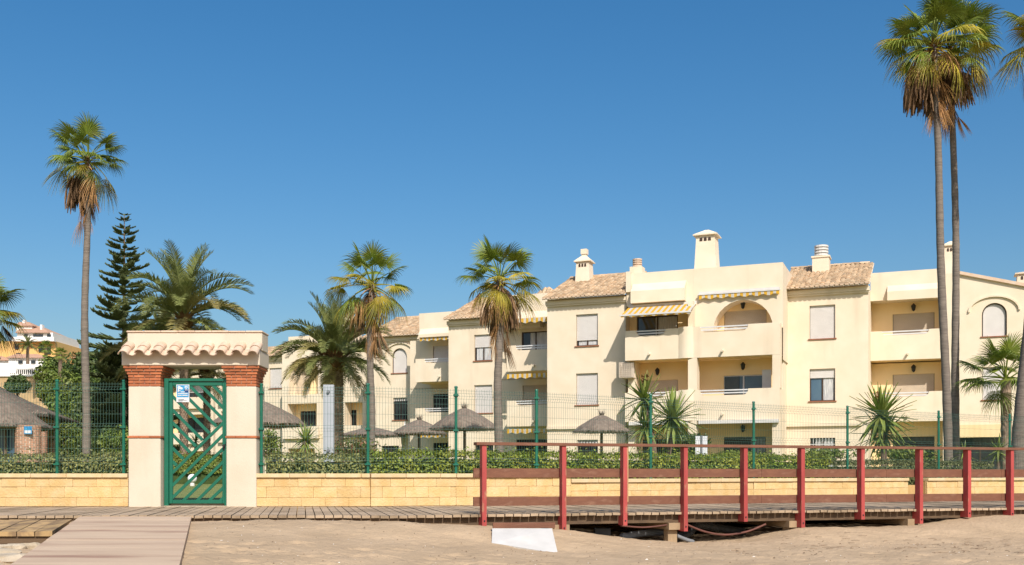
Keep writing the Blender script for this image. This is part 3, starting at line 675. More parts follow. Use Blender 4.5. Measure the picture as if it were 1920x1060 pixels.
def tower(b, px0, px1, d, wins, depth=9.0, eave=8.95, roof_run=4.2, top=None, roof=True):
    """a projecting bay with stacked windows, frieze and tiled roof; wins = (px0, px1, z0, z1, options)"""
    a0, a1 = A(px0, d), A(px1, d); zt = eave if roof else top
    holes = [(A(w[0], d), A(w[1], d), w[2], w[3]) + ((w[4]["arch"],) if w[4].get("arch") else ()) for w in wins]
    mb = BM(); wall_holes(mb, a0, a1, -.3, zt, d, holes); shell(mb, a0, a1, -.3, zt, d, depth); mb.build("wall", "stucco", b)
    for (h, w) in zip(holes, wins): window(b, h[0], h[1], h[2], h[3], d, **w[4])
    if roof:
        mb = BM(); mb.box(a0 - .02, a1 + .06, d - .10, d - .003, zt - .36, zt - .29); mb.box(a0 - .04, a1 + .06, d - .16, d - .004, zt - .285, zt - .10); mb.build("cornice", "stucco", b)
        tile_roof(b, a0 - .10, a1 + .08, d - .42, zt, roof_run)
    return a0, a1
def parapet(b, a0, a1, d, z0, z1, notch=None, drop=.26, th=.14, spout=None, rail=True):
    """balcony front with a scooped notch bridged by two white rails"""
    mb = BM()
    if notch:
        n0, n1 = notch; c = .22; out = [(a0, z0), (a1, z0), (a1, z1)]
        if n1 < a1 - .05: out += [(n1 + .02, z1)] + [(n1 - c * (1 - math.cos(math.pi / 2 * i / 5)) , z1 - drop * math.sin(math.pi / 2 * i / 5)) for i in range(6)]
        else: out[-1] = (a1, z1 - drop)
        if n0 > a0 + .05: out += [(n0 + c * (1 - math.cos(math.pi / 2 * (5 - i) / 5)), z1 - drop * math.sin(math.pi / 2 * (5 - i) / 5)) for i in range(6)] + [(n0 - .02, z1), (a0, z1)]
        else: out += [(a0, z1 - drop)]
    else: out = [(a0, z0), (a1, z0), (a1, z1), (a0, z1)]
    pts = [FB(x, d, z) for x, z in out]; v = Vector(FB(0, th, 0))
    mb.T = None; mb.prism(pts, tuple(v)); o = mb.build("balcony", "stucco", b)
    if notch and rail:
        for z in (z1 - .04, z1 - .16):
            mb = BM(); mb.box(n0 - .02 if n0 > a0 + .05 else a0, n1 + .02 if n1 < a1 - .05 else a1, d + .05, d + .095, z - .028, z + .028); mb.build("rail", "white_metal", o)
    if spout is not None:
        mb = BM(); mb.tube([(spout, d + .02, z0 + .27), (spout, d - .20, z0 + .24)], .055, 8); mb.build("drain_spout", "stucco", o)
    return o
def slab(b, a0, a1, d0, d1, z0, z1, name="floor_slab", m="stucco_bounce_warm"):
    mb = BM(); mb.box(a0, a1, d0, d1, z0, z1); return mb.build(name, m, b)
def back_wall(b, a0, a1, z0, z1, d, holes, m="stucco_bounce_warm"):
    """recessed wall of a balcony; holes = (a0, a1, z0, z1, options)"""
    mb = BM(); wall_holes(mb, a0, a1, z0, z1, d, [h[:4] for h in holes], .12); mb.poly([(a0, d + .5, z0), (a1, d + .5, z0), (a1, d + .5, z1), (a0, d + .5, z1)]); mb.build("wall", m, b)
    for h in holes: window(b, h[0], h[1], h[2], h[3], d, sill=False, reveal=.12, **h[4])
def lantern(b, a, d, z, name="wall_lantern"):
    mb = BM(); mb.lathe([(.02, z - .16), (.07, z - .11), (.10, z + .06), (.12, z + .08), (.05, z + .16), (.015, z + .2)], (a, d - .16), 6); mb.box(a - .015, a + .015, d - .16, d, z + .12, z + .15); return mb.build(name, "iron_dark", b)
def awning(b, a0, a1, d0, d1, z0, z1, val=.22, mats=("awn_yellow", "awn_white"), bar=True, stripe=.13):
    """striped cloth from the wall (d0, z0) out to (d1, z1) with a scalloped valance"""
    n = int((a1 - a0) / stripe); s = (a1 - a0) / n; mb = BM()
    for i in range(n):
        x0, x1 = a0 + s * i, a0 + s * (i + 1); mm = i % 2
        if abs(d1 - d0) > .25: mb.poly([(x0, d1, z1), (x1, d1, z1), (x1, d0, z0), (x0, d0, z0)], mm)
        q0, q1 = val * (.82 + .18 * math.cos(i * 1.6)), val * (.82 + .18 * math.cos((i + 1) * 1.6))
        if val: mb.poly([(x0, d1 - .005, z1 - q0), (x1, d1 - .005, z1 - q1), (x1, d1 - .005, z1), (x0, d1 - .005, z1)], mm)
    o = mb.build("awning", list(mats), b)
    if bar:
        mb = BM(); mb.box(a0 - .05, a1 + .05, d1 - .035, d1 + .03, z1 - .035, z1 + .035); mb.box(a0, a1, d0 - .12, d0 - .01, z0 - .06, z0 + .06)
        for x in (a0 + .08, a1 - .08): mb.tube([(x, d0 - .05, z0 - .05), (x, d1 + .03, z1)], .018, 5)
        mb.build("awning_frame", "trim_white", o)
    return o
def chimney(b, px, py_top, py_base, wpx, d, style):
    a = A(px, d); Yd = d / (U(px) * SE + CE); hw = wpx / F * Yd / 2; z0, z1 = zat(py_base, Yd) - .5, zat(py_top, Yd); mb = BM()
    c = lambda k, z: [(a - k, d - k, z), (a + k, d - k, z), (a + k, d + k, z), (a - k, d + k, z)]
    H = z1 - z0 - .5
    if style == "pyramid" or style == "finial":
        cap = z1 - (.20 * H if style == "pyramid" else .42 * H); fin = z1 if style == "pyramid" else z1 - .22 * H
        mb.hexa(c(hw * .92, z0) + c(hw * .76, cap)); o = mb.build("chimney", "stucco", b)
        mb = BM(); mb.hexa(c(hw * 1.0, cap + .002) + c(hw * 1.0, cap + .05)); mb.hexa(c(hw * 1.0, cap + .052) + c(hw * (.14 if style == "pyramid" else .32), fin)); 
        if style == "finial": mb.box(a - hw * .28, a + hw * .28, d - hw * .28, d + hw * .28, fin, z1 - .17 * H + .0); mb.box(a - hw * .36, a + hw * .36, d - hw * .36, d + hw * .36, z1 - .16 * H, z1)
        mb.build("cap", "stucco", o)
        for k in (-.35, 0, .35):
            mb = BM(); P = arch_pts(a + hw * (k - .12), a + hw * (k + .12), cap - .16, cap - .10, 6); mb.poly([(x, d - hw * .79 - .012, z) for x, z in [(a + hw * (k + .12), cap - .26)] + P[::-1] + [(a + hw * (k - .12), cap - .26)]]); mb.build("vent_hole", "frame_brown", o)
    else:
        zc = z0 + .5 + H * (.45 if style == "louvre" else .12)
        if style == "louvre": mb.box(a - hw, a + hw, d - hw, d + hw, z0, zc)
        else: mb.box(a - hw * 1.1, a + hw * 1.1, d - hw * 1.1, d + hw * 1.1, z0, zc)
        o = mb.build("chimney", "stucco", b)
        k = hw * .74; n = 4; h = (z1 - zc) / n
        if style == "louvre": mb = BM(); mb.box(a - hw * 1.12, a + hw * 1.12, d - hw * 1.12, d + hw * 1.12, zc + .001, zc + .08); mb.build("collar", "stucco", o); zc += .08; h = (z1 - zc) / n
        for i in range(n):
            mb = BM(); mb.lathe([(k * .8, zc + h * i), (k * .8, zc + h * i + h * .25), (k * 1.15, zc + h * i + h * .3), (k * 1.15, zc + h * i + h * .92), (k * .8, zc + h * i + h * .999)], (a, d), 14); mb.build("louvre", "terracotta_pale" if style == "round" else "trim_white", o)
    return o
SILL = (6.65, 3.85, 1.0)

# ------------------------------------------------------------------ block A: the large block with arch, awnings and two towers
bA = thing("apartment_block", FB(A(1320, 45.6), 45.6, 0), "large cream apartment block with arched balcony opening and yellow awning", "building")
dL, dC, dW, dK, dR, dG = 46.5, 45.6, 46.3, 47.0, 48.0, 49.9
tower(bA, 1026, 1173, dL, [(1080, 1121, 6.65, 8.15, dict(shut=.80, curtain=.9)), (1080, 1121, 3.85, 5.35, {}), (1082, 1121, .75, 2.2, dict(shut=.12, bars=1, sill=False))])
aL0, aL1 = A(1026, dL), A(1173, dL)
slab(bA, aL0 + .02, aL1 - .3, dL - .12, dL - .002, 2.72, 2.86, "ledge", "stucco")
# centre
c0, c1 = A(1174, dW), A(1468, dW); cm = A(1300, dW)
pa0, pa1 = A(1337.5, dW), A(1449, dW)
mb = BM(); wall_holes(mb, cm, c1, 7.0, 9.87, dW, [(pa0, pa1, 7.0, 8.33, 7.02)], .9); mb.build("wall", "stucco", bA)
mb = BM(); wall_holes(mb, c0 + .02, cm - .002, 8.35, 9.87, dW, []); mb.poly([(c0 + .02, dW, 8.35), (cm, dW, 8.35), (cm, dK, 8.35), (c0 + .02, dK, 8.35)]); mb.build("wall", "stucco", bA)
mb = BM(); shell(mb, c0, c1, 5.6, 9.865, dW + .001, 9.0); mb.build("wall", "stucco", bA)
mb = BM(); mb.box(c0 + .02, c0 + .26, dW - .12, dW + .5, 9.0, 9.95); mb.build("parapet_end", "stucco", bA)
bx0, bx1 = A(1182, dW - .45), A(1283, dW - .45); z8 = 8.42
mb = BM(); mb.hexa([(bx0, dW - .42, z8), (bx1, dW - .42, z8), (bx1, dW - .002, z8), (bx0, dW - .002, z8), (bx0, dW - .42, z8 + .55), (bx1, dW - .42, z8 + .55), (bx1, dW - .002, z8 + .95), (bx0, dW - .002, z8 + .95)]); mb.build("hood", "stucco", bA)
mb = BM(); mb.box(cm - .12, cm + .10, dC + .16, dK, 5.75, 8.35); mb.build("partition", "stucco", bA)
back_wall(bA, c0, cm, 5.75, 8.36, dK, [(A(1194, dK), A(1271, dK), 5.9, 7.95, dict(shut=0, curtain=.55))])
back_wall(bA, cm, c1, 5.75, 8.5, dW + .9, [(A(1358, dW + .9), A(1437, dW + .9), 5.9, 8.0, dict(shut=1.0, sm="shutter_beige"))])
awning(bA, A(1168, dC - .4), A(1297, dC - .4), dW - .05, dC - .75, 8.32, 7.72, .10)
awning(bA, A(1312, dW), A(1462, dW), dW - .01, dW - .16, 8.72, 8.66, .24)
f0, f1 = A(1172, dC), A(1462, dC)
for k, (zb_, zt_) in enumerate(((5.76, 7.12), (2.96, 4.30))):
    l1, r0 = A(1272, dC), A(1300, dC)
    parapet(bA, f0, l1, dC, zb_, zt_, (A(1192, dC), A(1248, dC)), spout=A(1218, dC))
    mb = BM(); P = [(l1 + .002 + (r0 - l1) * i / 8, dC - .10 * math.sin(math.pi * i / 8)) for i in range(9)]
    for (x0, y0), (x1, y1) in zip(P, P[1:]): mb.hexa([(x0, y0, zb_), (x1, y1, zb_), (x1, dC + .14, zb_), (x0, dC + .14, zb_), (x0, y0, zt_ + .04), (x1, y1, zt_ + .04), (x1, dC + .14, zt_ + .04), (x0, dC + .14, zt_ + .04)])
    mb.build("balcony_bulge", "stucco", bA)
    parapet(bA, r0 + .002, f1, dC, zb_, zt_ + .02, (A(1312, dC), A(1403, dC)), spout=A(1355, dC))
    slab(bA, f0 + .003, f1 - .003, dC + .141, dK, zb_ + .003, zb_ + .2)
    mb = BM(); mb.box(f1 - .14, f1 - .002, dC + .142, dR, zb_, zt_ + .018); mb.build("balcony_side", "stucco", bA)
    mb = BM(); mb.box(f0 + .002, f0 + .14, dC + .142, dL, zb_, zt_ - .002); mb.build("balcony_side", "stucco", bA)
for zb_, zt_ in ((4.30, 5.755), (-.3, 2.955)):
    for p0, p1 in ((1290, 1307), (1448, 1463)):
        mb = BM(); mb.box(A(p0, dC) , A(p1, dC) - .004, dC + .004, dC + .55, zb_, zt_); mb.build("column", "stucco", bA)
mb = BM(); mb.box(f0 + .004, f0 + .34, dC + .5, dK, -.3, 5.755); mb.build("wall", "stucco", bA)
mb = BM(); mb.box(A(1448, dC), f1 - .005, dC + .56, dR, -.3, 2.955); mb.box(A(1448, dC), f1 - .005, dC + 1.2, dR, 2.96, 5.75); mb.build("wall", "stucco", bA)
back_wall(bA, f0 + .35, A(1298, dK), 2.9, 5.76, dK, [(A(1197, dK), A(1271, dK), 3.1, 4.95, dict(shut=1.0, sm="shutter_beige"))])
back_wall(bA, A(1298, dK) + .003, A(1455, dK), 2.9, 5.76, dK, [(A(1357, dK), A(1431, dK), 3.05, 5.05, dict(shut=0, inside="glass_blue", frame="white_metal"))])
mb = BM(); mb.poly([(A(1358, dK), dK + .06, 3.1), (A(1386, dK), dK + .06, 3.1), (A(1386, dK), dK + .06, 5.0), (A(1358, dK), dK + .06, 5.0)]); mb.build("door_opening", "glass_dark", bA)
mb = BM(); mb.box(A(1429, dC + .9), A(1446, dC + .9), dC + .9, dC + .94, 3.7, 5.2); mb.build("screen_panel", "trim_white", bA)
back_wall(bA, f0 + .35, A(1298, dK), -.3, 2.95, dK, [(A(1205, dK), A(1270, dK), .3, 2.2, dict(shut=.0, bars=1))])
back_wall(bA, A(1298, dK) + .003, A(1455, dK), -.3, 2.95, dK, [(A(1357, dK), A(1436, dK), .25, 2.25, dict(shut=.0, bars=1, curtain=.35))])
mb = BM(); mb.box(A(1310, dC - .1), A(1460, dC - .1), dC - .18, dC - .004, 2.80, 2.95); mb.build("awning_box", "trim_white", bA)
mb = BM(); mb.box(A(1180, dC - .1), A(1290, dC - .1), dC - .18, dC - .004, 2.80, 2.95); mb.build("awning_box", "trim_white", bA)
for px, z in ((1234, 5.32), (1394, 5.42), (1394, 2.62)): lantern(bA, A(px, dK), dK, z)
lantern(bA, A(1394, dW + .9), dW + .9, 8.2)
# lattice box beside the middle balcony
mb = BM(); q0, q1, e0, e1 = A(1161, dC + .1), A(1187, dC + .1), 5.02, 5.70; n = 9
for i in range(n):
    t = i / (n - 1); mb.box(q0 + (q1 - q0) * t - .012, q0 + (q1 - q0) * t + .012, dC + .1, dC + .112, e0, e1); mb.box(q0, q1, dC + .113, dC + .125, e0 + (e1 - e0) * t - .012, e0 + (e1 - e0) * t + .012)
mb.box(q0, q1, dC + .3, dC + .32, e0, e1); mb.box(q0, q0 + .02, dC + .13, dC + .3, e0, e1); mb.box(q0, q1, dC + .126, dC + .9, e0 - .03, e0 - .001); mb.build("lattice_box", "mortar", bA)
# tower on the right and its wing
aR0, aR1 = tower(bA, 1470, 1628, dR, [(1518, 1566, 6.65, 8.15, dict(shut=1.0, sm="shutter_white")), (1518, 1566, 3.85, 5.3, dict(shut=.26, curtain=.5, inside="glass_blue")), (1519, 1566, .75, 2.2, dict(shut=0, bars=2, sill=False, curtain=.8))], roof_run=4.0)
slab(bA, aR0 + .02, aR1 - .3, dR - .12, dR - .002, 2.72, 2.86, "ledge", "stucco")
g0, g1 = aR1 + .001, A(1768, dG); gb = dG + .95
mb = BM(); wall_holes(mb, g0, g1, 8.5, 9.78, dG, []); shell(mb, g0, g1, 8.5, 9.78, dG, 8); mb.poly([(g0, dG, 8.5), (g1, dG, 8.5), (g1, gb, 8.5), (g0, gb, 8.5)]); mb.build("wall", "stucco", bA)
h0 = A(1664, dG)
mb = BM(); mb.hexa([(h0, dG - .25, 8.45), (g1, dG - .25, 8.45), (g1, dG - .002, 8.45), (h0, dG - .002, 8.45), (h0, dG - .25, 8.85), (g1, dG - .25, 8.85), (g1, dG - .002, 9.15), (h0, dG - .002, 9.15)]); mb.build("hood", "stucco", bA)
for k, (zb_, zt_) in enumerate(((5.76, 7.1), (2.96, 4.30))):
    parapet(bA, g0 + .002, g1 - .002, dG, zb_, zt_, (A(1653, dG), A(1742, dG)), drop=.22, spout=A(1702, dG))
    slab(bA, g0 + .003, g1 - .003, dG + .141, gb, zb_ + .003, zb_ + .2)
    back_wall(bA, g0, g1, zb_, zb_ + 2.75, gb, [(A(1674, gb), A(1752, gb), zb_ + .2, zb_ + 2.22, dict(shut=1.0, sm="shutter_beige"))])
    lantern(bA, A(1713, gb), gb, zb_ + 2.45)
back_wall(bA, g0, g1, -.3, 2.96, gb, [(A(1674, gb), A(1752, gb), .2, 2.3, dict(shut=.0, bars=1))])
# right-hand gabled wall with arched windows
dH = 50.0; k0, k1 = A(1768, dH), A(2010, dH); ax0, ax1 = A(1841, dH), A(1888, dH)
mb = BM(); wall_holes(mb, k0, k1, -.3, 8.3, dH, [(ax0, ax1, 6.65, 8.12, 7.6), (ax0 + .02, ax1, 3.85, 5.3), (A(1797, dH), A(1880, dH), .0, 2.2)])
zz = [9.55, 8.3]
mb.poly([(k0, dH, 8.3), (k1, dH, 8.3), (k0 + .6, dH, 9.55), (k0, dH, 9.55)]); shell(mb, k0, k1, -.3, 8.299, dH, 8); mb.poly([(k0, dH, 8.3), (k0, dH, 9.55), (k0, dH + 8, 9.55), (k0, dH + 8, 8.3)]); mb.build("wall", "stucco", bA)
window(bA, ax0, ax1, 6.65, 8.12, dH, arch=7.6); window(bA, ax0 + .02, ax1, 3.85, 5.3, dH)
window(bA, A(1797, dH), A(1880, dH), .0, 2.2, dH, shut=0, inside="glass_dark", sill=False)
slab(bA, A(1790, dH), A(1890, dH), dH - .3, dH - .002, 2.2, 2.75, "ledge", "stucco_bounce_warm")
tower(bA, 2013, 2180, 49.4, [(2060, 2105, 6.65, 8.15, {}), (2060, 2105, 3.85, 5.35, dict(shut=.4, curtain=.6)), (2060, 2105, .75, 2.2, dict(shut=0, bars=1, sill=False))])
def eyebrow(b, a0, a1, zs, zt, d):
    mb = BM(); P = arch_pts(a0, a1, zs, zt, 18); Q = arch_pts(a0 + .07, a1 - .07, zs, zt - .07, 18)
    for i in range(18):
        p, q, p2, q2 = P[i], Q[i], P[i + 1], Q[i + 1]
        mb.poly([(p[0], d - .09, p[1]), (q[0], d - .09, q[1]), (q2[0], d - .09, q2[1]), (p2[0], d - .09, p2[1])]); mb.poly([(p[0], d - .09, p[1]), (p2[0], d - .09, p2[1]), (p2[0], d, p2[1]), (p[0], d, p[1])]); mb.poly([(q[0], d - .09, q[1]), (q[0], d, q[1]), (q2[0], d, q2[1]), (q2[0], d - .09, q2[1])])
    mb.build("arch_moulding", "stucco", b)
eyebrow(bA, A(1815, dH), A(1913, dH), 7.75, 8.45, dH)
mb = BM(); mb.hexa([(k0 + .55, dH - .12, 9.50), (k1, dH - .12, 8.24), (k1, dH + .3, 8.24), (k0 + .55, dH + .3, 9.50), (k0 + .55, dH - .12, 9.64), (k1, dH - .12, 8.38), (k1, dH + .3, 8.38), (k0 + .55, dH + .3, 9.64)]); mb.build("gable_coping", "terracotta_pale", bA)
chimney(bA, 1096, 468, 528, 32, dL + 3.0, "finial"); chimney(bA, 1326, 432, 497, 45, dW + 1.6, "pyramid"); chimney(bA, 1195, 486, 504, 21, dW + .9, "round")
chimney(bA, 1540, 461, 506, 30, dR + 2.6, "louvre"); chimney(bA, 1783, 453, 505, 30, dG + 3, "pyramid"); chimney(bA, 1922, 510, 540, 36, dH + 2, "pyramid")

# ------------------------------------------------------------------ the stepped-back blocks further along
def bay(b, px0, px1, dF, dB, pxp0, doors, notch, top=9.85, dT=None, aw=None):
    """balcony bay between two towers: parapet wall on top, two balconies, recessed back walls"""
    a0, a1 = A(pxp0, dF), A(px1, dF); b0, b1 = A(px0, dB) - .6, A(px1, dB) + 2.2; dT = dT or dF + .9
    t0, t1 = A(px0, dT), A(px1, dT) + .8
    mb = BM(); wall_holes(mb, t0, t1, 8.55, top, dT, []); shell(mb, t0, t1, 8.55, top, dT, 7); mb.poly([(t0, dT, 8.55), (t1, dT, 8.55), (t1, dT + 7, 8.55), (t0, dT + 7, 8.55)]); mb.build("wall", "stucco", b)
    mb = BM(); mb.hexa([(t0 + .1, dT - .3, 8.42), (t1, dT - .3, 8.42), (t1, dT - .002, 8.42), (t0 + .1, dT - .002, 8.42), (t0 + .1, dT - .3, 8.6), (t1, dT - .3, 8.6), (t1, dT - .002, 8.95), (t0 + .1, dT - .002, 8.95)]); mb.build("hood", "stucco", b)
    for zb_, zt_, dr in ((5.8, 7.12, doors[0]), (3.0, 4.32, doors[1]), (.15, None, doors[2])):
        if zt_:
            parapet(b, a0, a1 + .5, dF, zb_, zt_, (A(notch, dF), a1 + .5), spout=A((pxp0 + px1) / 2 + 14, dF)); slab(b, a0 + .004, a1 + .5, dF + .141, dB, zb_ + .003, zb_ + .2)
            mb = BM(); mb.box(a0 + .002, a0 + .14, dF + .142, dB, zb_, zt_ - .002); mb.build("balcony_side", "stucco", b)
        back_wall(b, b0, b1, zb_ - .25, zb_ + 2.62, dB, [(A(dr[0], dB), A(dr[1], dB), zb_ + .2, zb_ + 2.25, dr[2])], m="stucco")
    for z, y in aw or (): awning(b, A(px0 + 3, y), A(px1, y) + .2, y + .1, y - .1, z, z - .05, .26, mats=("awn_yellow", "awn_white"), bar=False)
bB = thing("apartment_block", FB(A(900, 50.5), 50.5, 0), "cream apartment block behind the fan palm with dead leaves, beside the largest block", "building")
tower(bB, 841, 949, 50.5, [(889, 922, 6.65, 8.05, dict(shut=.46, curtain=.9)), (889, 923, 3.85, 5.35, {}), (890, 925, .75, 2.2, dict(shut=.0, bars=1, sill=False))])
bay(bB, 949, 1026, 48.6, 50.45, 950, ((978, 1030, dict(shut=0, curtain=.7)), (980, 1030, dict(shut=1.0, sm="shutter_beige")), (968, 1030, dict(shut=0, bars=1))), 966, aw=((8.55, 48.9), (5.72, 48.75), (2.92, 48.75)))
mb = BM(); mb.box(A(949, 51), A(1026, 51), 49.9, 50.44, 8.2, 8.6); mb.build("lintel", "stucco", bB)
aP = A(1027, 54.0)
mb = BM(); mb.box(aP - .95, aP + .95, 53.1, 55.0, 8.5, 10.05); mb.build("turret", "stucco", bB)
for sgn in (0, 1, 2, 3):
    mb = BM(); zb_, zt_, hw = 10.06, 11.05, 1.05
    for c in range(10):
        s0 = -hw + 2 * hw * (c + .1) / 10; s1 = -hw + 2 * hw * (c + .9) / 10; sm_ = (s0 + s1) / 2; tt = 1 - abs(sm_) / hw
        for k in range(max(1, int(4 * tt + .5))):
            u0, u1 = k / 4, min(tt, (k + 1.1) / 4)
            pts = []
            for s, u, lf in ((s0, u0, .03), (sm_, u0, .10), (s1, u0, .03), (s0, u1, .0), (sm_, u1, .07), (s1, u1, .0)):
                q = hw * (1 - u); x, y = ((s, -q), (q, s), (-s, q), (-q, -s))[sgn]; pts.append((aP + x, 54.0 + y, zb_ + (zt_ - zb_) * u + lf))
            mb.add(pts, [(0, 1, 4, 3), (1, 2, 5, 4), (0, 1, 2)])
    mb.build("turret_tiles", "terracotta", bB, kind="stuff")
mb = BM(); mb.hexa([(aP - 1.05, 52.95, 10.05), (aP + 1.05, 52.95, 10.05), (aP + 1.05, 55.05, 10.05), (aP - 1.05, 55.05, 10.05)] + [(aP - .02, 53.98, 11.0), (aP + .02, 53.98, 11.0), (aP + .02, 54.02, 11.0), (aP - .02, 54.02, 11.0)]); mb.build("turret_roof", "terracotta", bB)

bC = thing("apartment_block", FB(A(740, 55.2), 55.2, 0), "cream apartment block with white arched window seen between the two palms", "building")
tower(bC, 690, 786, 55.2, [(735, 763, 6.7, 8.2, dict(arch=7.65)), (737, 764, 3.85, 5.2, dict(shut=.12, bars=1)), (715, 748, .2, 2.3, dict(shut=.0, sill=False))])
eyebrow(bC, A(721, 55.2), A(779, 55.2), 7.7, 8.55, 55.2)
bay(bC, 786, 842, 52.2, 54.0, 779, ((812, 850, dict(shut=1.0, sm="shutter_white")), (812, 850, dict(shut=0, bars=1)), (812, 850, dict(shut=0, bars=1))), 795, aw=((8.5, 53.0), (2.92, 52.35)))
chimney(bC, 655, 578, 640, 40, 58.5, "finial")
bD = thing("apartment_block", FB(A(560, 61), 61, 0), "farthest cream apartment block, half hidden by the broad date palm", "building")
tower(bD, 496, 538, 61.3, [(505, 528, 6.65, 8.1, dict(shut=.95)), (505, 528, 3.85, 5.2, dict(shut=.1, bars=1)), (505, 526, .75, 2.2, dict(shut=0, sill=False))])
d5 = 58.5
w5 = [(A(542, d5), A(596, d5), 5.9, 8.35, 7.4), (A(530, d5) + .4, A(594, d5), 3.4, 5.3), (A(612, d5), A(640, d5), 3.4, 5.3), (A(646, d5), A(680, d5), 3.4, 5.3), (A(540, d5), A(590, d5), .1, 2.3), (A(650, d5), A(685, d5), .1, 2.3)]
e0, e1 = A(529, d5), A(694, d5) + .5
mb = BM(); wall_holes(mb, e0, e1, -.3, 8.9, d5, w5, .9); shell(mb, e0, e1, -.3, 8.9, d5, 6); mb.build("wall", "stucco", bD)
mb = BM(); mb.box(A(536, d5), A(652, d5), d5 + .3, d5 + 6, 8.902, 9.85); mb.build("parapet", "stucco", bD)
tile_roof(bD, A(652, d5), e1, d5 - .2, 8.92, 3.0)
back_wall(bD, e0 + .05, e1 - .05, -.2, 8.8, d5 + .91, [(A(563, d5 + .9), A(592, d5 + .9), 3.6, 4.85, dict(shut=0, bars=1)), (A(647, d5 + .9), A(668, d5 + .9), 3.6, 4.85, dict(shut=0, bars=1)), (A(550, d5 + .9), A(580, d5 + .9), 6.0, 7.9, dict(shut=1.0, sm="shutter_beige")), (A(545, d5 + .9), A(575, d5 + .9), .2, 2.0, dict(shut=0))])
for p0, p1 in ((530, 596), (640, 690)):
    parapet(bD, A(p0, d5 - .25), A(p1, d5 - .25), d5 - .25, 2.95, 3.75, None); slab(bD, A(p0, d5 - .25), A(p1, d5 - .25), d5 - .11, d5 + .9, 2.951, 3.1)
for p0, p1, dd in ((300, 400, 66.0), (404, 496, 63.5)):
    a0, a1 = A(p0, dd), A(p1, dd); hs_ = [(a0 + .5, a1 - .7, 5.95, 8.2), (a0 + .5, a1 - .7, 3.2, 5.3), (a0 + .5, a1 - .7, .2, 2.4)]
    mb = BM(); wall_holes(mb, a0, a1, -.3, 8.9, dd, hs_, .9); shell(mb, a0, a1, -.3, 8.9, dd, 6); mb.build("wall", "stucco", bD)
    back_wall(bD, a0 + .05, a1 - .05, -.2, 8.7, dd + .91, [(a0 + 1, a1 - 1.2, 6.0, 7.9, dict(shut=.4)), (a0 + 1, a1 - 1.2, 3.2, 5.1, dict(shut=0)), (a0 + 1, a1 - 1.2, .2, 2.2, dict(shut=0))])
    for z in (2.95, 5.75): parapet(bD, a0 + .4, a1 - .6, dd - .25, z, z + .9, None); slab(bD, a0 + .4, a1 - .6, dd - .11, dd + .9, z, z + .15)
    tile_roof(bD, a0, a1, dd - .3, 8.92, 3.5)
# ================================================================== palms and other plants
def V(*a): return Vector(a)
def fan_mesh(name, el, Lp, Lb, nseg, spread, droop, seed, bend=.5, dead=0.0, mat_="fan_green"):
    """fan leaf: petiole leaving at elevation el, pleated blade of nseg segments whose tips hang"""
    r = random.Random(seed); mb = MB(); p = V(0, 0, 0); e = el; pts = [p.copy()]; n = 5
    for i in range(n): e = el - bend * (i + 1) / n; p = p + V(math.cos(e), 0, math.sin(e)) * (Lp / n); pts.append(p.copy())
    mb.tube(pts, [.026, .022, .018, .016, .014, .012], 4)
    f = V(math.cos(e), 0, math.sin(e)); s = V(0, 1, 0); up = s.cross(f) * -1
    up = V(-math.sin(e), 0, math.cos(e)); dn = V(0, 0, -1)
    ha = spread / nseg
    for i in range(nseg):
        a = -spread + 2 * spread * (i + .5) / nseg + r.uniform(-.3, .3) * ha
        L_ = Lb * (.72 + .28 * math.cos(a * .75)) * r.uniform(.88, 1.06)
        d = f * math.cos(a) + s * math.sin(a) - up * (.28 * abs(math.sin(a)) - .10)
        if dead: d = d.lerp(dn + V(r.uniform(-.3, .3), r.uniform(-.3, .3), 0), dead * r.uniform(.85, 1.08))
        d.normalize(); sv = (s * math.cos(a) - f * math.sin(a)); sv = (sv - d * sv.dot(d)).normalized(); nv = d.cross(sv)
        tip = droop * r.uniform(.7, 1.35); st = []
        for q in (.06, .38, .62, .84, 1.0):
            rr = q * L_; g = max(0, q - .46) / .54
            c = p + d * rr * (1 - .22 * min(1, tip) * g * g) + dn * (L_ * .62 * tip * g ** 1.8)
            wd = (q * L_ * math.tan(ha) * 1.08 if q < .5 else .38 * L_ * math.tan(ha) * 1.15 * (1.02 - q) / .52) + .0015
            if dead: wd *= .62
            k = .45 * wd * (1 if i % 2 else -1)
            st.append((c - sv * wd + nv * k, c + sv * wd - nv * k))
        mb.add([x for pr in st for x in pr], [(2 * j, 2 * j + 1, 2 * j + 3, 2 * j + 2) for j in range(4)])
    return mb.mesh(name, mat_)
FAN = {"up": [fan_mesh("frond_up", R(78), .78, .74, 40, R(112), .22, 11 + i, .35) for i in range(3)],
       "mid": [fan_mesh("frond_mid", R(50), .84, .78, 42, R(118), .34, 21 + i, .45) for i in range(4)],
       "out": [fan_mesh("frond_out", R(20), .86, .78, 42, R(118), .48, 31 + i, .5) for i in range(4)],
       "low": [fan_mesh("frond_low", R(-12), .80, .76, 38, R(112), .62, 41 + i, .55, .12) for i in range(3)],
       "dry": [fan_mesh("frond_dry", R(-4), .74, .82, 34, R(90), 1.0, 51 + i, .75, .50, "fan_dead") for i in range(4)],
       "hang": [fan_mesh("frond_hang", R(-52), .50, .80, 26, R(60), .6, 61 + i, .6, .86, "fan_dead") for i in range(4)]}
def fruit_mesh(seed):
    r = random.Random(seed); mb = MB()
    for k in range(14):
        p = V(0, 0, 0); d = V(r.uniform(.5, .9), r.uniform(-.22, .22), r.uniform(-.3, .2)); pts = [p]
        for i in range(9): d = d * .80 + V(r.uniform(-.12, .12), r.uniform(-.12, .12), -.26); p = p + d.normalized() * r.uniform(.12, .19); pts.append(p)
        mb.tube(pts, [.010] * 4 + [.016, .024, .015, .028, .022, .010], 4)
    return mb.mesh("fruit_stalk", "fan_brown")
FRUIT = [fruit_mesh(90 + i) for i in range(3)]
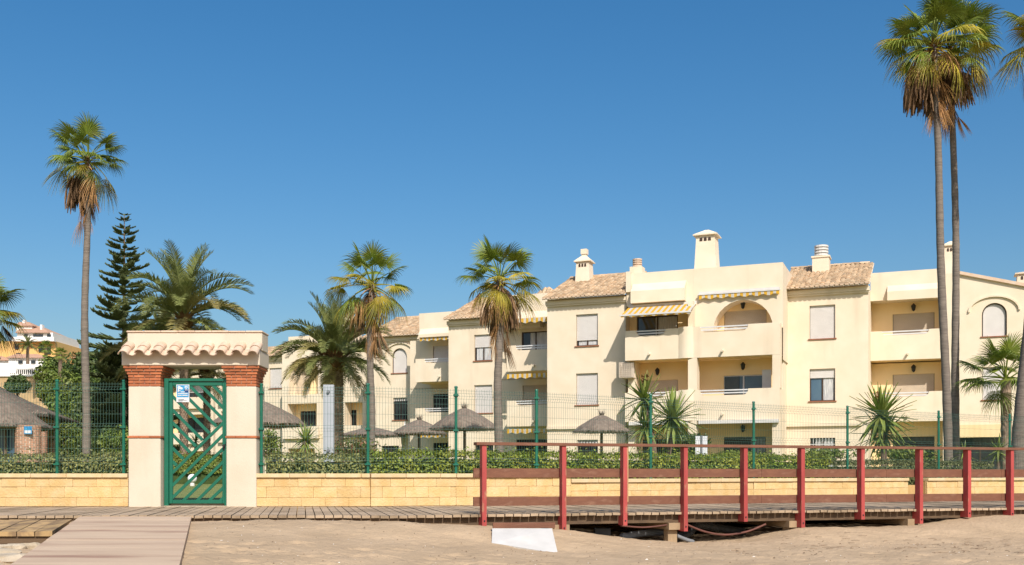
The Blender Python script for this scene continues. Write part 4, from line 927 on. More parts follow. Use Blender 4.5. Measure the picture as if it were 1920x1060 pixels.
def trunk_mesh(mb, base, top, r0, r1, seed, wob=.05, n=14, rings=34, flare=.35, c=None):
    r = random.Random(seed); pts = []; rad = []; ph = r.uniform(0, 6)
    for i in range(rings + 1):
        t = i / rings; q = base.lerp(top, t); 
        if c is not None: q = base * (1 - t) ** 2 + c * 2 * t * (1 - t) + top * t * t
        q = q + V(math.sin(t * 7 + ph), math.cos(t * 5 + ph), 0) * wob * math.sin(math.pi * t); pts.append(q)
        rad.append((r0 + (r1 - r0) * t) * (1 + flare * max(0, 1 - t * 14) ** 2) * (1 + .035 * (1 if i % 2 else -1) + r.uniform(-.02, .02)))
    mb.tube(pts, rad, n)
def fan_palm(px, Y, py_top, label, seed, r0=.16, r1=.11, sc=1.0, px_base=None, counts=(7, 9, 9, 6, 9, 16), yellow=.35, group=None, fruit=4, skirt=1.1, curve=None):
    r = random.Random(seed); base = at(px_base if px_base is not None else px, Y, lawn_z(Y) - .15); top = at(px, Y, zat(py_top, Y))
    root = thing("fan_palm", tuple(base + V(0, 0, .15)), label, "palm tree", group)
    mb = MB(); cc = None if curve is None else base.lerp(top, .5) + V(curve, 0, 0)
    trunk_mesh(mb, base, top, r0, r1, seed, c=cc); mb.build("trunk", "fan_trunk", root, smooth=True)
    mb = MB()   # fibrous head of old leaf bases
    for i in range(90):
        t = r.uniform(0, 1); a = r.uniform(0, 6.283); q = top + V(0, 0, -.75 + .85 * t); d = V(math.cos(a), math.sin(a), .5)
        rr = r1 * (1.15 + .3 * t); mb.add([q + V(-math.sin(a), math.cos(a), 0) * .035 + V(math.cos(a), math.sin(a), 0) * rr * .8, q - V(-math.sin(a), math.cos(a), 0) * .035 + V(math.cos(a), math.sin(a), 0) * rr * .8, q + d * .16 + V(math.cos(a), math.sin(a), 0) * rr], [(0, 1, 2)])
    mb.tube([top - V(0, 0, .8), top + V(0, 0, .12)], [r1 * 1.05, r1 * .8], 10); mb.build("leaf_bases", "boots", root)
    ga = 2.399
    k = 0
    for cls, cnt, dz in zip(("up", "mid", "out", "low", "dry", "hang"), counts, (.10, .06, 0, -.08, -.18, -.35)):
        for i in range(cnt):
            k += 1; az = k * ga + r.uniform(-.25, .25); z = dz + r.uniform(-.06, .06); m = None
            if cls == "hang": z = -.25 - skirt * .75 * (i + .5) / cnt
            if cls == "dry" and r.random() < .25: m = "fan_yellow"
            elif cls in ("low",) and r.random() < yellow + .3: m = "fan_yellow"
            elif cls == "out" and r.random() < yellow: m = "fan_yellow"
            elif cls in ("dry", "hang"): m = "fan_brown" if r.random() < .30 else None
            s_ = sc * (r.uniform(.78, 1.12) if cls != "dry" else r.uniform(.6, 1.05)) * (1.0 if cls != "hang" else r.uniform(.7, 1.0))
            place("frond", r.choice(FAN[cls]), root, top + V(math.cos(az), math.sin(az), 0) * r1 * .6 + V(0, 0, z * sc), (r.uniform(-.4, .4), r.uniform(-.25, .25), az), s_, m)
    mb = MB(); mb.tube([top, top + V(.02, 0, .5 * sc), top + V(.03, .02, 1.15 * sc)], [.03, .02, .004], 5); mb.build("spear_leaf", "fan_green", root)
    for i in range(fruit):
        az = r.uniform(0, 6.283); place("fruit_stalk", r.choice(FRUIT), root, top + V(0, 0, -.25 * sc), (0, 0, az), sc * r.uniform(.8, 1.25))
    return root
def feather_mesh(name, el, L_, bend, nl, ll, seed, mat_="feather_green", vee=.5, twist=0.0):
    """feather leaf: arching midrib with two ranks of narrow leaflets"""
    r = random.Random(seed); mb = MB(); p = V(0, 0, 0); pts = [p]; tans = []; n = 14
    for i in range(n):
        t = (i + 1) / n; e = el - bend * t ** 1.5; d = V(math.cos(e), math.sin(twist * t) * .3, math.sin(e)).normalized(); p = p + d * (L_ / n); pts.append(p); tans.append(d)
    mb.tube(pts, [.030 * (1 - i / (n + 1)) + .004 for i in range(n + 1)], 4)
    for i in range(nl):
        t = .12 + .88 * (i + .5) / nl; x = t * n; j = min(int(x), n - 1); c = pts[j].lerp(pts[j + 1], x - j); d = tans[j]
        sd = V(0, 1, 0); sd = (sd - d * sd.dot(d)).normalized(); up = d.cross(sd); up = up if up.z > 0 else -up
        l = ll * (math.sin(math.pi * (.10 + .86 * t)) ** .6) * r.uniform(.85, 1.1)
        for s in (-1, 1):
            v = (d * (.62 + .35 * t) + sd * s * .78 + up * (vee + r.uniform(-.30, .22))).normalized()
            e = c + v * l + V(0, 0, -.10 * l - .10 * l * r.random()); m = c + v * l * .5; w = (d - v * d.dot(v)).normalized() * (.0085 * l / .35 + .0035)
            mb.add([c - w * .6, c + w * .6, m + w, m - w, e], [(0, 1, 2, 3), (3, 2, 4)])
    return mb.mesh(name, mat_)
FEA = {"up": [feather_mesh("frond_up", R(84), 2.25, R(42), 62, .46, 101 + i, twist=.4 * (i - 1)) for i in range(3)],
       "mid": [feather_mesh("frond_mid", R(60), 2.35, R(80), 64, .48, 111 + i, twist=.4 * (i - 1)) for i in range(3)],
       "out": [feather_mesh("frond_out", R(32), 2.35, R(78), 64, .48, 121 + i, twist=.4 * (i - 1)) for i in range(4)],
       "low": [feather_mesh("frond_low", R(4), 2.2, R(66), 62, .45, 131 + i, vee=.3) for i in range(3)],
       "hang": [feather_mesh("frond_hang", R(-28), 1.9, R(50), 44, .38, 141 + i, "feather_dry", .2) for i in range(3)]}
def date_palm(px, Y, py_c, label, seed, sc=1.0, r0=.30, r1=.26, counts=(10, 16, 18, 16, 8), dry=.12, px_base=None, group=None):
    r = random.Random(seed); base = at(px_base if px_base is not None else px, Y, lawn_z(Y) - .15); top = at(px, Y, zat(py_c, Y))
    root = thing("date_palm", tuple(base + V(0, 0, .15)), label, "palm tree", group)
    mb = MB(); mb.tube([base, top], [r0, r1], 14)
    h = (top - base).length; n = int(h / .085)
    for i in range(n):        # overlapping stubs of cut leaves
        z = h * i / n; rr = r0 + (r1 - r0) * z / h
        for k in range(10):
            a = (k + .5 * (i % 2)) * 6.283 / 10 + r.uniform(-.05, .05); q = base.lerp(top, i / n) + V(math.cos(a), math.sin(a), 0) * rr * .96; tn = V(-math.sin(a), math.cos(a), 0); o = V(math.cos(a), math.sin(a), 0)
            mb.add([q - tn * rr * .30, q + tn * rr * .30, q + tn * rr * .16 + o * .045 + V(0, 0, .09), q - tn * rr * .16 + o * .045 + V(0, 0, .09)], [(0, 1, 2, 3)])
    mb.build("trunk", "date_trunk", root)
    mb = MB()
    for i in range(150):
        a = r.uniform(0, 6.283); t = r.random(); q = top + V(math.cos(a), math.sin(a), 0) * r1 * (1.0 + .35 * t) + V(0, 0, -.5 + .6 * t); o = V(math.cos(a), math.sin(a), .9).normalized(); tn = V(-math.sin(a), math.cos(a), 0)
        mb.add([q - tn * .05, q + tn * .05, q + o * .26 + tn * .03, q + o * .26 - tn * .03], [(0, 1, 2, 3)])
    mb.lathe([(r1, top.z - .55), (r1 * 1.4, top.z - .15), (r1 * 1.1, top.z + .1), (.05, top.z + .25)], (top.x, top.y), 12); mb.build("leaf_bases", "boots", root)
    k = 0
    for cls, cnt, dz in zip(("up", "mid", "out", "low", "hang"), counts, (.18, .12, .04, -.06, -.22)):
        for i in range(cnt):
            k += 1; az = k * 2.399 + r.uniform(-.2, .2); m = "feather_dry" if cls in ("out", "low") and r.random() < dry + (.25 if cls == "low" else 0) else None
            place("frond", r.choice(FEA[cls]), root, top + V(math.cos(az), math.sin(az), 0) * r1 * .5 + V(0, 0, dz * sc), (r.uniform(-.12, .12), r.uniform(-.1, .1), az), sc * r.uniform(.85, 1.08), m)
    return root

fan_palm(165, 34, 300, "tall slender fan palm rising beside the cream gateway", 1, r0=.14, r1=.09, px_base=160, sc=1.0, yellow=.2, counts=(5, 8, 9, 8, 2, 9), fruit=7, skirt=1.9)
fan_palm(697, 34, 535, "fan palm with yellowing leaves next to the broad date palm", 2, r0=.125, r1=.10, px_base=694, sc=1.0, counts=(5, 6, 6, 8, 11, 13), yellow=.5, fruit=3, skirt=2.0)
fan_palm(937, 34, 525, "fan palm with long dead skirt standing before the stepped apartments", 3, r0=.16, r1=.105, px_base=935, sc=1.0, counts=(5, 7, 8, 6, 7, 13), yellow=.35, fruit=7, skirt=2.2)
fan_palm(1751, 30, 85, "tallest fan palm of a close pair, straight trunk", 4, r0=.13, r1=.088, px_base=1779, sc=1.12, counts=(6, 10, 10, 8, 5, 12), yellow=.3, fruit=8, skirt=1.5, curve=.05)
fan_palm(1782, 31, 95, "fan palm of the close pair with brown leaf mass and bowed trunk", 5, r0=.125, r1=.082, px_base=1792, sc=1.05, counts=(4, 7, 7, 9, 15, 16), yellow=.45, fruit=7, skirt=1.8, curve=.14)
fan_palm(1978, 28, 70, "leaning fan palm with thick base at the end of the fence", 6, r0=.20, r1=.13, px_base=1903, sc=1.05, counts=(5, 8, 7, 6, 9, 12), yellow=.3, fruit=5, skirt=1.2)
fan_palm(-50, 40, 585, "fan palm leaning over the thatched huts", 7, r0=.17, r1=.12, sc=1.35, counts=(6, 9, 10, 7, 8, 10), yellow=.3, fruit=3)
date_palm(626, 38, 672, "broad green date palm with thick dark trunk beside the grey shower column", 8, sc=.98, r0=.36, r1=.32, counts=(12, 18, 20, 18, 10), dry=.10)
date_palm(345, 38, 598, "tall date palm whose crown rises above the gateway", 9, sc=1.18, r0=.14, r1=.15, counts=(9, 13, 15, 11, 4), dry=.40)
date_palm(388, 42, 700, "slim date palm trunk seen through the gate slats, nearer its lock side", 10, sc=.85, r0=.13, r1=.14, counts=(5, 8, 9, 8, 3), dry=.5)
date_palm(312, 41, 668, "date palm with drooping dry fronds just behind the hinge pillar", 11, sc=1.1, r0=.14, r1=.15, counts=(6, 9, 12, 12, 5), dry=.6)

# ------------------------------------------------------------------ araucaria: tiers of level branches
def arauc_branch(seed):
    r = random.Random(seed); mb = MB(); pts = [V(t, 0, .10 * t * t - .03 * math.sin(3 * t)) for t in (0, .2, .4, .6, .8, 1.0)]
    mb.tube(pts, [.030, .026, .022, .020, .018, .010], 4)
    for i in range(30):
        t = .22 + .78 * i / 29; c = V(t, 0, .10 * t * t - .03 * math.sin(3 * t)); l = .34 * (1.08 - t) + .07
        for s in (-1, 1):
            e = c + V(l * .75, s * l * .75, .10 * l + r.uniform(0, .10)) ; mb.tube([c, c.lerp(e, .5) + V(0, 0, -.012), e], [.016, .026, .010], 4)
    mb.tube([pts[-1], pts[-1] + V(.10, 0, .05)], [.024, .008], 4)
    return mb.mesh("branch", "araucaria")
AR = [arauc_branch(150 + i) for i in range(3)]
def araucaria(px, Y, py_top, label, seed):
    r = random.Random(seed); base = at(px, Y, lawn_z(Y) - .1); top = at(px, Y, zat(py_top, Y)); H = top.z - base.z
    root = thing("norfolk_pine", tuple(base), label, "tree"); mb = MB(); mb.tube([base, base.lerp(top, .5), top], [.16, .10, .015], 8); mb.build("trunk", "bark", root)
    z = H; k = 0
    while z > H * .10:
        t = 1 - z / H; L_ = .26 + 2.35 * t ** .78; nb = 6; a0 = r.uniform(0, 6)
        for i in range(nb):
            if r.random() < .16: continue
            place("branch", r.choice(AR), root, base + V(0, 0, z), (r.uniform(-.06, .06), R(-14) + R(22) * t + r.uniform(-.06, .06), a0 + 6.283 * i / nb + r.uniform(-.15, .15)), L_ * r.uniform(.6, 1.12))
        z -= .28 + .22 * t + r.uniform(-.04, .05)
    return root
araucaria(233, 43, 404, "tall dark tiered pine standing between two palms", 12)

# ------------------------------------------------------------------ leafy plants: many small leaf faces over the crown
def leaf_cloud(mb, n, sample, size, seed, asp=.55):
    r = random.Random(seed)
    for _ in range(n):
        p, nn = sample(r); nn = (nn + V(r.gauss(0, .55), r.gauss(0, .55), r.gauss(0, .55) + .25)).normalized(); t = nn.orthogonal().normalized(); a = r.uniform(0, 6.283); b = nn.cross(t); u = t * math.cos(a) + b * math.sin(a); v = nn.cross(u)
        l = size * r.uniform(.65, 1.3); w_ = l * asp * .5
        mb.add([p - u * l * .5, p + v * w_ - u * l * .05, p + u * l * .5 + nn * l * .08, p - v * w_ - u * l * .05], [(0, 1, 2, 3)])
def ell(c, rx, ry, rz, fill=.35):
    def f(r):
        while True:
            v = V(r.gauss(0, 1), r.gauss(0, 1), r.gauss(0, 1))
            if v.length > .01: break
        v.normalize(); k = 1 - fill * r.random() ** 1.5
        return V(c.x + v.x * rx * k, c.y + v.y * ry * k, c.z + v.z * rz * k), v
    return f
def clumps(c, rx, ry, rz, n, seed, lo=.32, hi=.5):
    r = random.Random(seed); out = []
    for _ in range(n):
        v = V(r.gauss(0, 1), r.gauss(0, 1), r.gauss(0, 1)).normalized() * r.uniform(.35, .78); k = r.uniform(lo, hi)
        out.append((V(c.x + v.x * rx, c.y + v.y * ry, c.z + v.z * rz), rx * k, ry * k, rz * k))
    return out
def leafy(name, cat, px, Y, py_c, rx, rz, label, seed, m="leaf_mid", n=3200, size=.14, ncl=16, trunk=True, group=None, base_z=None, Yb=None):
    z = zat(py_c, Y); c = at(px, Y, z); bz = lawn_z(Y) if base_z is None else base_z; root = thing(name, (c.x, c.y, bz), label, cat, group)
    cl = clumps(c, rx, rx, rz, ncl, seed); mb = MB()
    for i, (q, a, b, d) in enumerate(cl): leaf_cloud(mb, n // ncl, ell(q, a, b, d), size, seed * 100 + i)
    mb.build("crown", m, root)
    mb = MB(); r = random.Random(seed); mb.tube([V(c.x, c.y, bz - .15), V(c.x, c.y, min(z, bz + (z - bz) * .7))], [max(.05, rx * .07), max(.03, rx * .045)], 7)
    for q, a, b, d in cl: mb.tube([V(c.x, c.y, bz + (z - bz) * r.uniform(.3, .7)), q], [max(.02, rx * .03), .012], 5)
    mb.build("trunk", "twig", root)
    return root
for i, (px, Y, py, rx, rz, lab, m, n, sz) in enumerate((
    (150, 50, 752, 1.35, 1.9, "broad mid green tree beside the slender palm trunk", "leaf_mid", 5200, .20),
    (105, 46, 800, 1.3, 1.5, "rounded green bush beside the thatched pavilion eave", "leaf_mid", 3800, .15),
    (200, 47, 780, 1.8, 2.3, "dark dense tree behind the fence under the tiered pine", "leaf_dark", 5600, .19),
    (176, 55, 712, 1.7, 2.0, "dark tree rising behind the slender palm trunk", "leaf_dark", 4800, .20),
    (228, 44, 700, 1.3, 1.6, "dark leafy tree tucked against the gateway pillar", "leaf_dark", 3600, .17),
    (180, 38, 838, 1.2, .8, "low dark shrub at the foot of the slender palm", "leaf_dark", 2800, .12),
    (225, 36, 836, .9, .8, "low green shrub next to the gateway pillar", "leaf_mid", 2400, .12),
    (140, 40, 830, .8, .9, "shrub between the pavilion and the slender palm", "leaf_mid", 2200, .12))):
    leafy("garden_tree" if rx > 1.25 else "shrub", "tree" if rx > 1.25 else "shrub", px, Y, py, rx, rz, lab, 200 + i, m, n, sz)
leafy("shrub", "shrub", 667, 33, 845, .85, .55, "flowering reddish shrub beside the yellowing fan palm", 230, "leaf_flower", 2600, .09)
leafy("shrub", "shrub", 1290, 27, 835, .62, .45, "dark shrub behind the white notice board", 231, "leaf_dark", 1700, .09)
leafy("shrub", "shrub", 1700, 31, 860, 1.1, .40, "low green shrub between the large yucca and the palm pair", 232, "leaf_mid", 2200, .10)
leafy("shrub", "shrub", 1540, 33, 856, 1.1, .38, "low green shrub under the barred ground floor window", 233, "leaf_mid", 2200, .10)
leafy("shrub", "shrub", 505, 32, 838, .42, .50, "small bush between gateway and dark yucca", 234, "leaf_mid", 1200, .09)
leafy("shrub", "shrub", 1400, 34, 858, 1.2, .36, "low green shrub in front of the barred terrace door", 235, "leaf_mid", 2200, .10)

def hedge(name, pts, w_, z0, ztop, m, label, seed, dens=1300, size=.062, core=True):
    """clipped hedge along a polyline: dark core and leaf faces over top and front"""
    root = thing(name, (pts[0].x, pts[0].y, z0), label, "hedge"); mb = MB(); cr = MB()
    for i, (a, b) in enumerate(zip(pts, pts[1:])):
        t = (b - a).normalized(); n = V(-t.y, t.x, 0); L_ = (b - a).length
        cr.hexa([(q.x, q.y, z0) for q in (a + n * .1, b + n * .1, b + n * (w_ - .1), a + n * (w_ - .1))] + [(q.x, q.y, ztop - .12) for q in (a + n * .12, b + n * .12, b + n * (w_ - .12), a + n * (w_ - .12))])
        def smp(r, a=a, t=t, n=n, L_=L_):
            s = r.uniform(0, L_); bump = .05 * mnoise.noise(a + t * s * 1.7 + V(seed, 0, 0)) + .03 * mnoise.noise((a + t * s) * 5)
            if r.random() < .55: return a + t * s + n * r.uniform(-.02, .10) + V(0, 0, r.uniform(max(z0, ztop - .62), ztop - .02) + bump), -n
            return a + t * s + n * r.uniform(0, w_) + V(0, 0, ztop + bump + r.uniform(-.07, .035)), V(0, 0, 1)
        leaf_cloud(mb, int(L_ * dens), smp, size, seed * 10 + i)
        def shoots(r, a=a, t=t, n=n, L_=L_):
            s = r.uniform(0, L_); return a + t * s + n * r.uniform(0, w_) + V(0, 0, ztop + r.random() ** 2 * .14), V(0, 0, 1)
        leaf_cloud(mb, int(L_ * dens * .06), shoots, size, seed * 10 + i + 5)
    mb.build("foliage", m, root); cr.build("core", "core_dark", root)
hedge("hedge", [V(-13, 18.32, 0), V(-6.75, 18.32, 0)], .7, .1, .90, "hedge_pale", "pale green clipped hedge behind the fence by the thatched huts", 301)
off_pts = []
for a, b in zip(WPTS, WPTS[1:]):
    t = (b - a).normalized(); n = V(-t.y, t.x, 0); off_pts.append(a + n * .42)
hedge("hedge", [V(-4.4, 18.30, 0), V(-2.5, 18.30, 0)], .75, .1, .90, "hedge_pale", "short pale clipped hedge between the gateway and the wall joint", 302)
hedge("hedge", [V(-2.5, 18.32, 0)] + off_pts[1:6] + [off_pts[6]], .8, .1, .96, "hedge_leaf", "long bright green clipped hedge behind the red railing", 303)
hedge("hedge", [off_pts[6] + V(.05, .05, 0)] + off_pts[7:], .8, .1, .86, "hedge_low", "low greyish green hedge around the palm pair", 304)
hedge("hedge", [at(296, 36), at(430, 36)], 1.4, .1, 1.22, "leaf_mid", "garden hedge beyond the lawn seen through the gate", 305, dens=1400, size=.11)

# ------------------------------------------------------------------ yuccas
mb = MB(); L_ = 1.0
def sword(seed, arch):
    r = random.Random(seed); mb = MB(); st = []
    for i, t in enumerate((0, .18, .45, .75, 1.0)):
        wv = (.042, .060, .056, .034, .001)[i]; c = V(t, 0, -arch * t * t); st += [c + V(0, -wv, .012), c + V(0, 0, -.004), c + V(0, wv, .012)]
    mb.add(st, [(3 * i + j, 3 * i + j + 1, 3 * i + j + 4, 3 * i + j + 3) for i in range(4) for j in range(2)])
    return mb.mesh("leaf", "yucca_leaf")
SW = [sword(1, .0), sword(2, .08), sword(3, .22)]
def rosette(root, c, R_, n, seed, lo=-50, hi=86):
    r = random.Random(seed)
    for i in range(n):
        el = hi - (hi - lo) * ((i + .5) / n) ** .85 + r.uniform(-7, 7); az = i * 2.399 + r.uniform(-.3, .3)
        place("leaf", SW[0] if el > 45 else (SW[1] if el > 0 else SW[2]), root, c + V(0, 0, r.uniform(-.06, .06)), (0, -R(el), az), R_ * r.uniform(.8, 1.1))
def yucca(px, Y, heads, label, seed, name="yucca", flower=None):
    base = at(px, Y, lawn_z(Y)); root = thing(name, tuple(base), label, "yucca plant")
    for i, (hx, hy, R_, n) in enumerate(heads):
        c = at(hx, Y, zat(hy, Y)); c.y += .1 * (i % 2)
        mb = MB(); mb.tube([base + V(.06 * i, 0, -.1), base.lerp(c, .6) + V(.03, 0, 0), c], [.075, .06, .055], 8); mb.build("stem", "bark", root)
        rosette(root, c, R_, n, seed + i)
    if flower:
        r = random.Random(seed); a, b = at(flower[0], Y, zat(flower[1], Y)), at(flower[2], Y, zat(flower[3], Y)); mb = MB(); mb.tube([a, b], [.018, .006], 5)
        for i in range(60): q = a.lerp(b, r.uniform(.35, 1)); mb.add([q, q + V(r.uniform(-.12, .12), r.uniform(-.12, .12), .05), q + V(r.uniform(-.12, .12), r.uniform(-.12, .12), -.02)], [(0, 1, 2)])
        mb.build("flower_spike", "fan_dead", root)
yucca(1240, 24.5, [(1208, 751, .66, 64), (1262, 786, .80, 80), (1210, 800, .62, 60)], "cluster of three yucca heads before the striped-awning balcony", 401, flower=(1209, 750, 1209, 705))
yucca(1656, 27, [(1652, 782, .92, 96), (1660, 815, .80, 60)], "large single yucca before the tower with the open curtained window", 405, flower=(1648, 778, 1646, 735))
yucca(575, 27, [(573, 828, .50, 60)], "dark small yucca beside the grey shower column", 409)
yucca(362, 44, [(367, 828, .5, 36)], "yucca seen through the gate between palm trunks", 411)
yucca(1800, 29, [(1808, 852, .42, 26)], "small spiky plant beside the palm pair", 413); yucca(1868, 29.5, [(1872, 848, .5, 34)], "spiky plant at the foot of the young fan palm", 415)
# young fan palm by the right-hand wall
Yp = 30.5; base = at(1888, Yp, lawn_z(Yp)); yp = thing("young_fan_palm", tuple(base), "young fan palm with broad green leaves before the arched window", "palm tree")
topp = at(1886, Yp, zat(712, Yp)); mb = MB(); trunk_mesh(mb, base - V(0, 0, .1), topp, .17, .14, 5, wob=0, rings=20, flare=0); mb.build("trunk", "date_trunk", yp)
r = random.Random(77)
for i in range(22):
    az = i * 2.399; cls = "up" if i < 5 else ("mid" if i < 12 else ("out" if i < 18 else "low")); place("frond", r.choice(FAN[cls]), yp, topp + V(0, 0, r.uniform(-.1, .1)), (r.uniform(-.1, .1), r.uniform(-.1, .1), az), r.uniform(.9, 1.1))
# ================================================================== thatched parasols, huts, garden furniture
def parasol(px, Y, rim_py, top_py, rpx, label, seed, tuft=True):
    r = random.Random(seed); base = at(px, Y, lawn_z(Y)); zr, zt = zat(rim_py, Y), zat(top_py, Y); rr = rpx / F * Y
    root = thing("thatched_parasol", tuple(base), label, "parasol", "thatched parasols on the lawn")
    mb = MB(); mb.tube([base - V(0, 0, .1), V(base.x, base.y, zt - .1)], .06, 8); mb.build("pole", "pole_wood", root)
    mb = MB(); prof = [(rr * .96, zr - .05), (rr, zr), (rr * .8, zr + (zt - zr) * .30), (rr * .5, zr + (zt - zr) * .62), (rr * .22, zr + (zt - zr) * .88), (.04, zt)]
    mb.lathe(prof, (base.x, base.y), 26, jit=.03, seed=seed); mb.build("thatch", "thatch", root)
    mb = MB()
    for i in range(900):      # loose straw over the cone and along the rim
        a = r.uniform(0, 6.283); t = r.random() ** .6 if i < 620 else 1.0; q = rr * t; z = zt - (zt - zr) * (t ** 1.25) + .012
        d = V(math.cos(a), math.sin(a), 0); tn = V(-d.y, d.x, 0); p = V(base.x, base.y, 0) + d * q + V(0, 0, z); e = p + d * r.uniform(.06, .16) + V(0, 0, -(r.uniform(.05, .12) if t < 1 else r.uniform(.08, .17))) + tn * r.uniform(-.04, .04)
        mb.add([p - tn * .014, p + tn * .014, e], [(0, 1, 2)])
    mb.build("straw_fringe", "thatch", root, kind="stuff")
    if tuft:
        mb = MB()
        for i in range(40): a = r.uniform(0, 6.283); d = V(math.cos(a), math.sin(a), 0); p = V(base.x, base.y, zt - .06) + d * .05; tn = V(-d.y, d.x, 0); mb.add([p - tn * .02, p + tn * .02, p + d * r.uniform(.03, .22) + V(0, 0, r.uniform(.15, .36))], [(0, 1, 2)])
        mb.build("tuft", "thatch", root)
for a in ((485, 36, 796, 750, 88, "thatched parasol partly hidden by the gateway pillar", 501), (697, 46, 817, 801, 62, "flat thatched parasol behind the yellowing fan palm trunk", 502, False),
          (786, 46, 813, 787, 52, "thatched parasol next to the folded white parasol", 503), (871, 42, 804, 765, 66, "thatched parasol just beside the long-skirted fan palm", 504), (1128, 43, 809, 778, 54, "thatched parasol alone in front of the shuttered tower", 505)): parasol(*a)
base = at(759, 47, lawn_z(47)); fp = thing("folded_parasol", tuple(base), "folded white cloth parasol beside a thatched parasol", "parasol")
mb = MB(); mb.tube([base, base + V(0, 0, 2.75)], .03, 6); mb.build("pole", "trim_white", fp)
mb = MB(); mb.lathe([(.27, base.z + .75), (.24, base.z + 1.0), (.13, base.z + 1.7), (.15, base.z + 1.78), (.17, base.z + 2.15), (.03, base.z + 2.65)], (base.x, base.y), 9, jit=.12, seed=4); mb.build("cloth", "white_cloth", fp)

# thatched round hut and pavilion
Yh = 35.0; c = at(-30, Yh); hz = lawn_z(Yh); hut = thing("beach_hut", (c.x, c.y, hz), "round thatched hut with brick pillar and glass front", "hut")
zr, zt, rr = zat(802, Yh), zat(728, Yh), 118 / F * Yh
mb = MB(); mb.lathe([(rr * .93, zr - .07), (rr, zr - .02), (rr * .96, zr + .08), (rr * .6, zr + (zt - zr) * .52), (rr * .25, zr + (zt - zr) * .88), (.05, zt)], (c.x, c.y), 40, jit=.015, seed=3); mb.build("thatch", "thatch", hut)
mb = MB(); r = random.Random(9)
for i in range(2600):
    a = r.uniform(0, 6.283); t = 1.0 if i > 1800 else r.random() ** .6; d = V(math.cos(a), math.sin(a), 0); tn = V(-d.y, d.x, 0)
    zz_ = zt - (zt - zr - .06) * t ** 1.1 + .02; p = V(c.x, c.y, 0) + d * rr * t * .99 + V(0, 0, zz_); e = p + d * r.uniform(.05, .16) + V(0, 0, -r.uniform(.04, .13)); mb.add([p - tn * .014, p + tn * .014, e], [(0, 1, 2)])
mb.build("straw_fringe", "thatch", hut, kind="stuff")
def brick_column(parent, cx, cy, rad, z0, z1, square=False, n=14, joined=False):
    mb = MB(); mb.lathe([(rad - .012, z0), (rad - .012, z1)], (cx, cy), 24 if not square else 4); mb.build("pillar", "mortar", parent)
    h = .075; k = 0; z = z0
    bm = MB()
    for i in range(1):
        a0, a1 = .06, 6.283 / n - .03
        pts = [V(rr_ * math.cos(a), rr_ * math.sin(a), 0) for rr_ in (rad - .05, rad) for a in (a0, (a0 + a1) / 2, a1)]
        bm.add([p for p in pts] + [p + V(0, 0, h - .016) for p in pts], [(3, 4, 10, 9), (4, 5, 11, 10), (9, 10, 7, 6), (10, 11, 8, 7), (0, 1, 4, 3), (1, 2, 5, 4), (0, 3, 9, 6), (5, 2, 8, 11)])
    me = bm.mesh("brick", "hut_brick"); jb = MB()
    while z < z1 - h * .6:
        for i in range(n):
            a = 6.283 * (i + .5 * (k % 2)) / n
            if joined: jb.add([(cx + p.x * math.cos(a) - p.y * math.sin(a), cy + p.x * math.sin(a) + p.y * math.cos(a), z + .008 + p.z) for p in bm.v], bm.f)
            else: place("brick", me, parent, (cx, cy, z + .008), (0, 0, a))
        z += h; k += 1
    if joined: jb.build("brickwork", "hut_brick", parent, kind="stuff")
pc = at(53, Yh - .9); brick_column(hut, pc.x, pc.y, .40, hz - .05, zr + .02, n=9)
for px in (-60, -22, 10, 30): q = at(px, Yh - .8); mb = MB(); mb.tube([(q.x, q.y, hz - .1), (q.x, q.y, zr)], .05, 6); mb.build("post", "pole_wood", hut)
q0, q1 = at(-70, Yh - .7), at(34, Yh - .7); mb = MB(); mb.box(q0.x, q1.x, q0.y, q0.y + .03, hz + .2, zr - .1); mb.build("glass_front", "glass_blue", hut)
mb = MB(); mb.box(q0.x, q1.x, q0.y - .04, q0.y + .08, hz - .1, hz + .2); mb.build("sill", "pole_wood", hut)
q = at(53, Yh - 1.33); sgn = thing("sign", (q.x, q.y, zat(816, Yh)), "blue and white sign on the brick pillar of the hut", "sign")
mb = MB(); mb.box(q.x - .13, q.x + .13, q.y - .03, q.y - .01, zat(817, Yh), zat(803, Yh)); mb.build("panel", "sign_blue", sgn); mb = MB(); mb.box(q.x - .11, q.x + .11, q.y - .034, q.y - .0305, zat(815.5, Yh), zat(810.5, Yh)); mb.build("print", "sign_white", sgn)
# pavilion with hipped thatch behind it
FR, BR = V(U(90) * 38, 38, 0), V(U(148) * 44.6, 44.6, 0); dd_ = (BR - FR).normalized(); ww = V(-dd_.y, dd_.x, 0); sL = (BR - FR).length; ez = zat(775, 38)
FL, BL = FR + ww * sL, BR + ww * sL; cen = (FR + BL) * .5; apz = ez + 1.75
pv = thing("thatched_pavilion", (cen.x, cen.y, lawn_z(40)), "square thatched pavilion with yellow eave beams and brick pillars", "pavilion")
mb = MB(); C4 = [FL, FR, BR, BL]; ap = V(cen.x, cen.y, apz)
for i in range(4):
    a, b = C4[i], C4[(i + 1) % 4]; n = 8
    for j in range(n):
        p, q = a.lerp(b, j / n), a.lerp(b, (j + 1) / n); mid = lambda x: V(x.x, x.y, ez).lerp(ap, .5) - V(0, 0, .10)
        mb.add([(p.x, p.y, ez - .12), (q.x, q.y, ez - .12), (q.x, q.y, ez), (p.x, p.y, ez), mid(p), mid(q), ap], [(0, 1, 2, 3), (3, 2, 5, 4), (4, 5, 6)])
mb.poly([(p.x, p.y, ez - .10) for p in C4]); mb.build("thatch", "thatch", pv)
mb = MB(); r = random.Random(19)
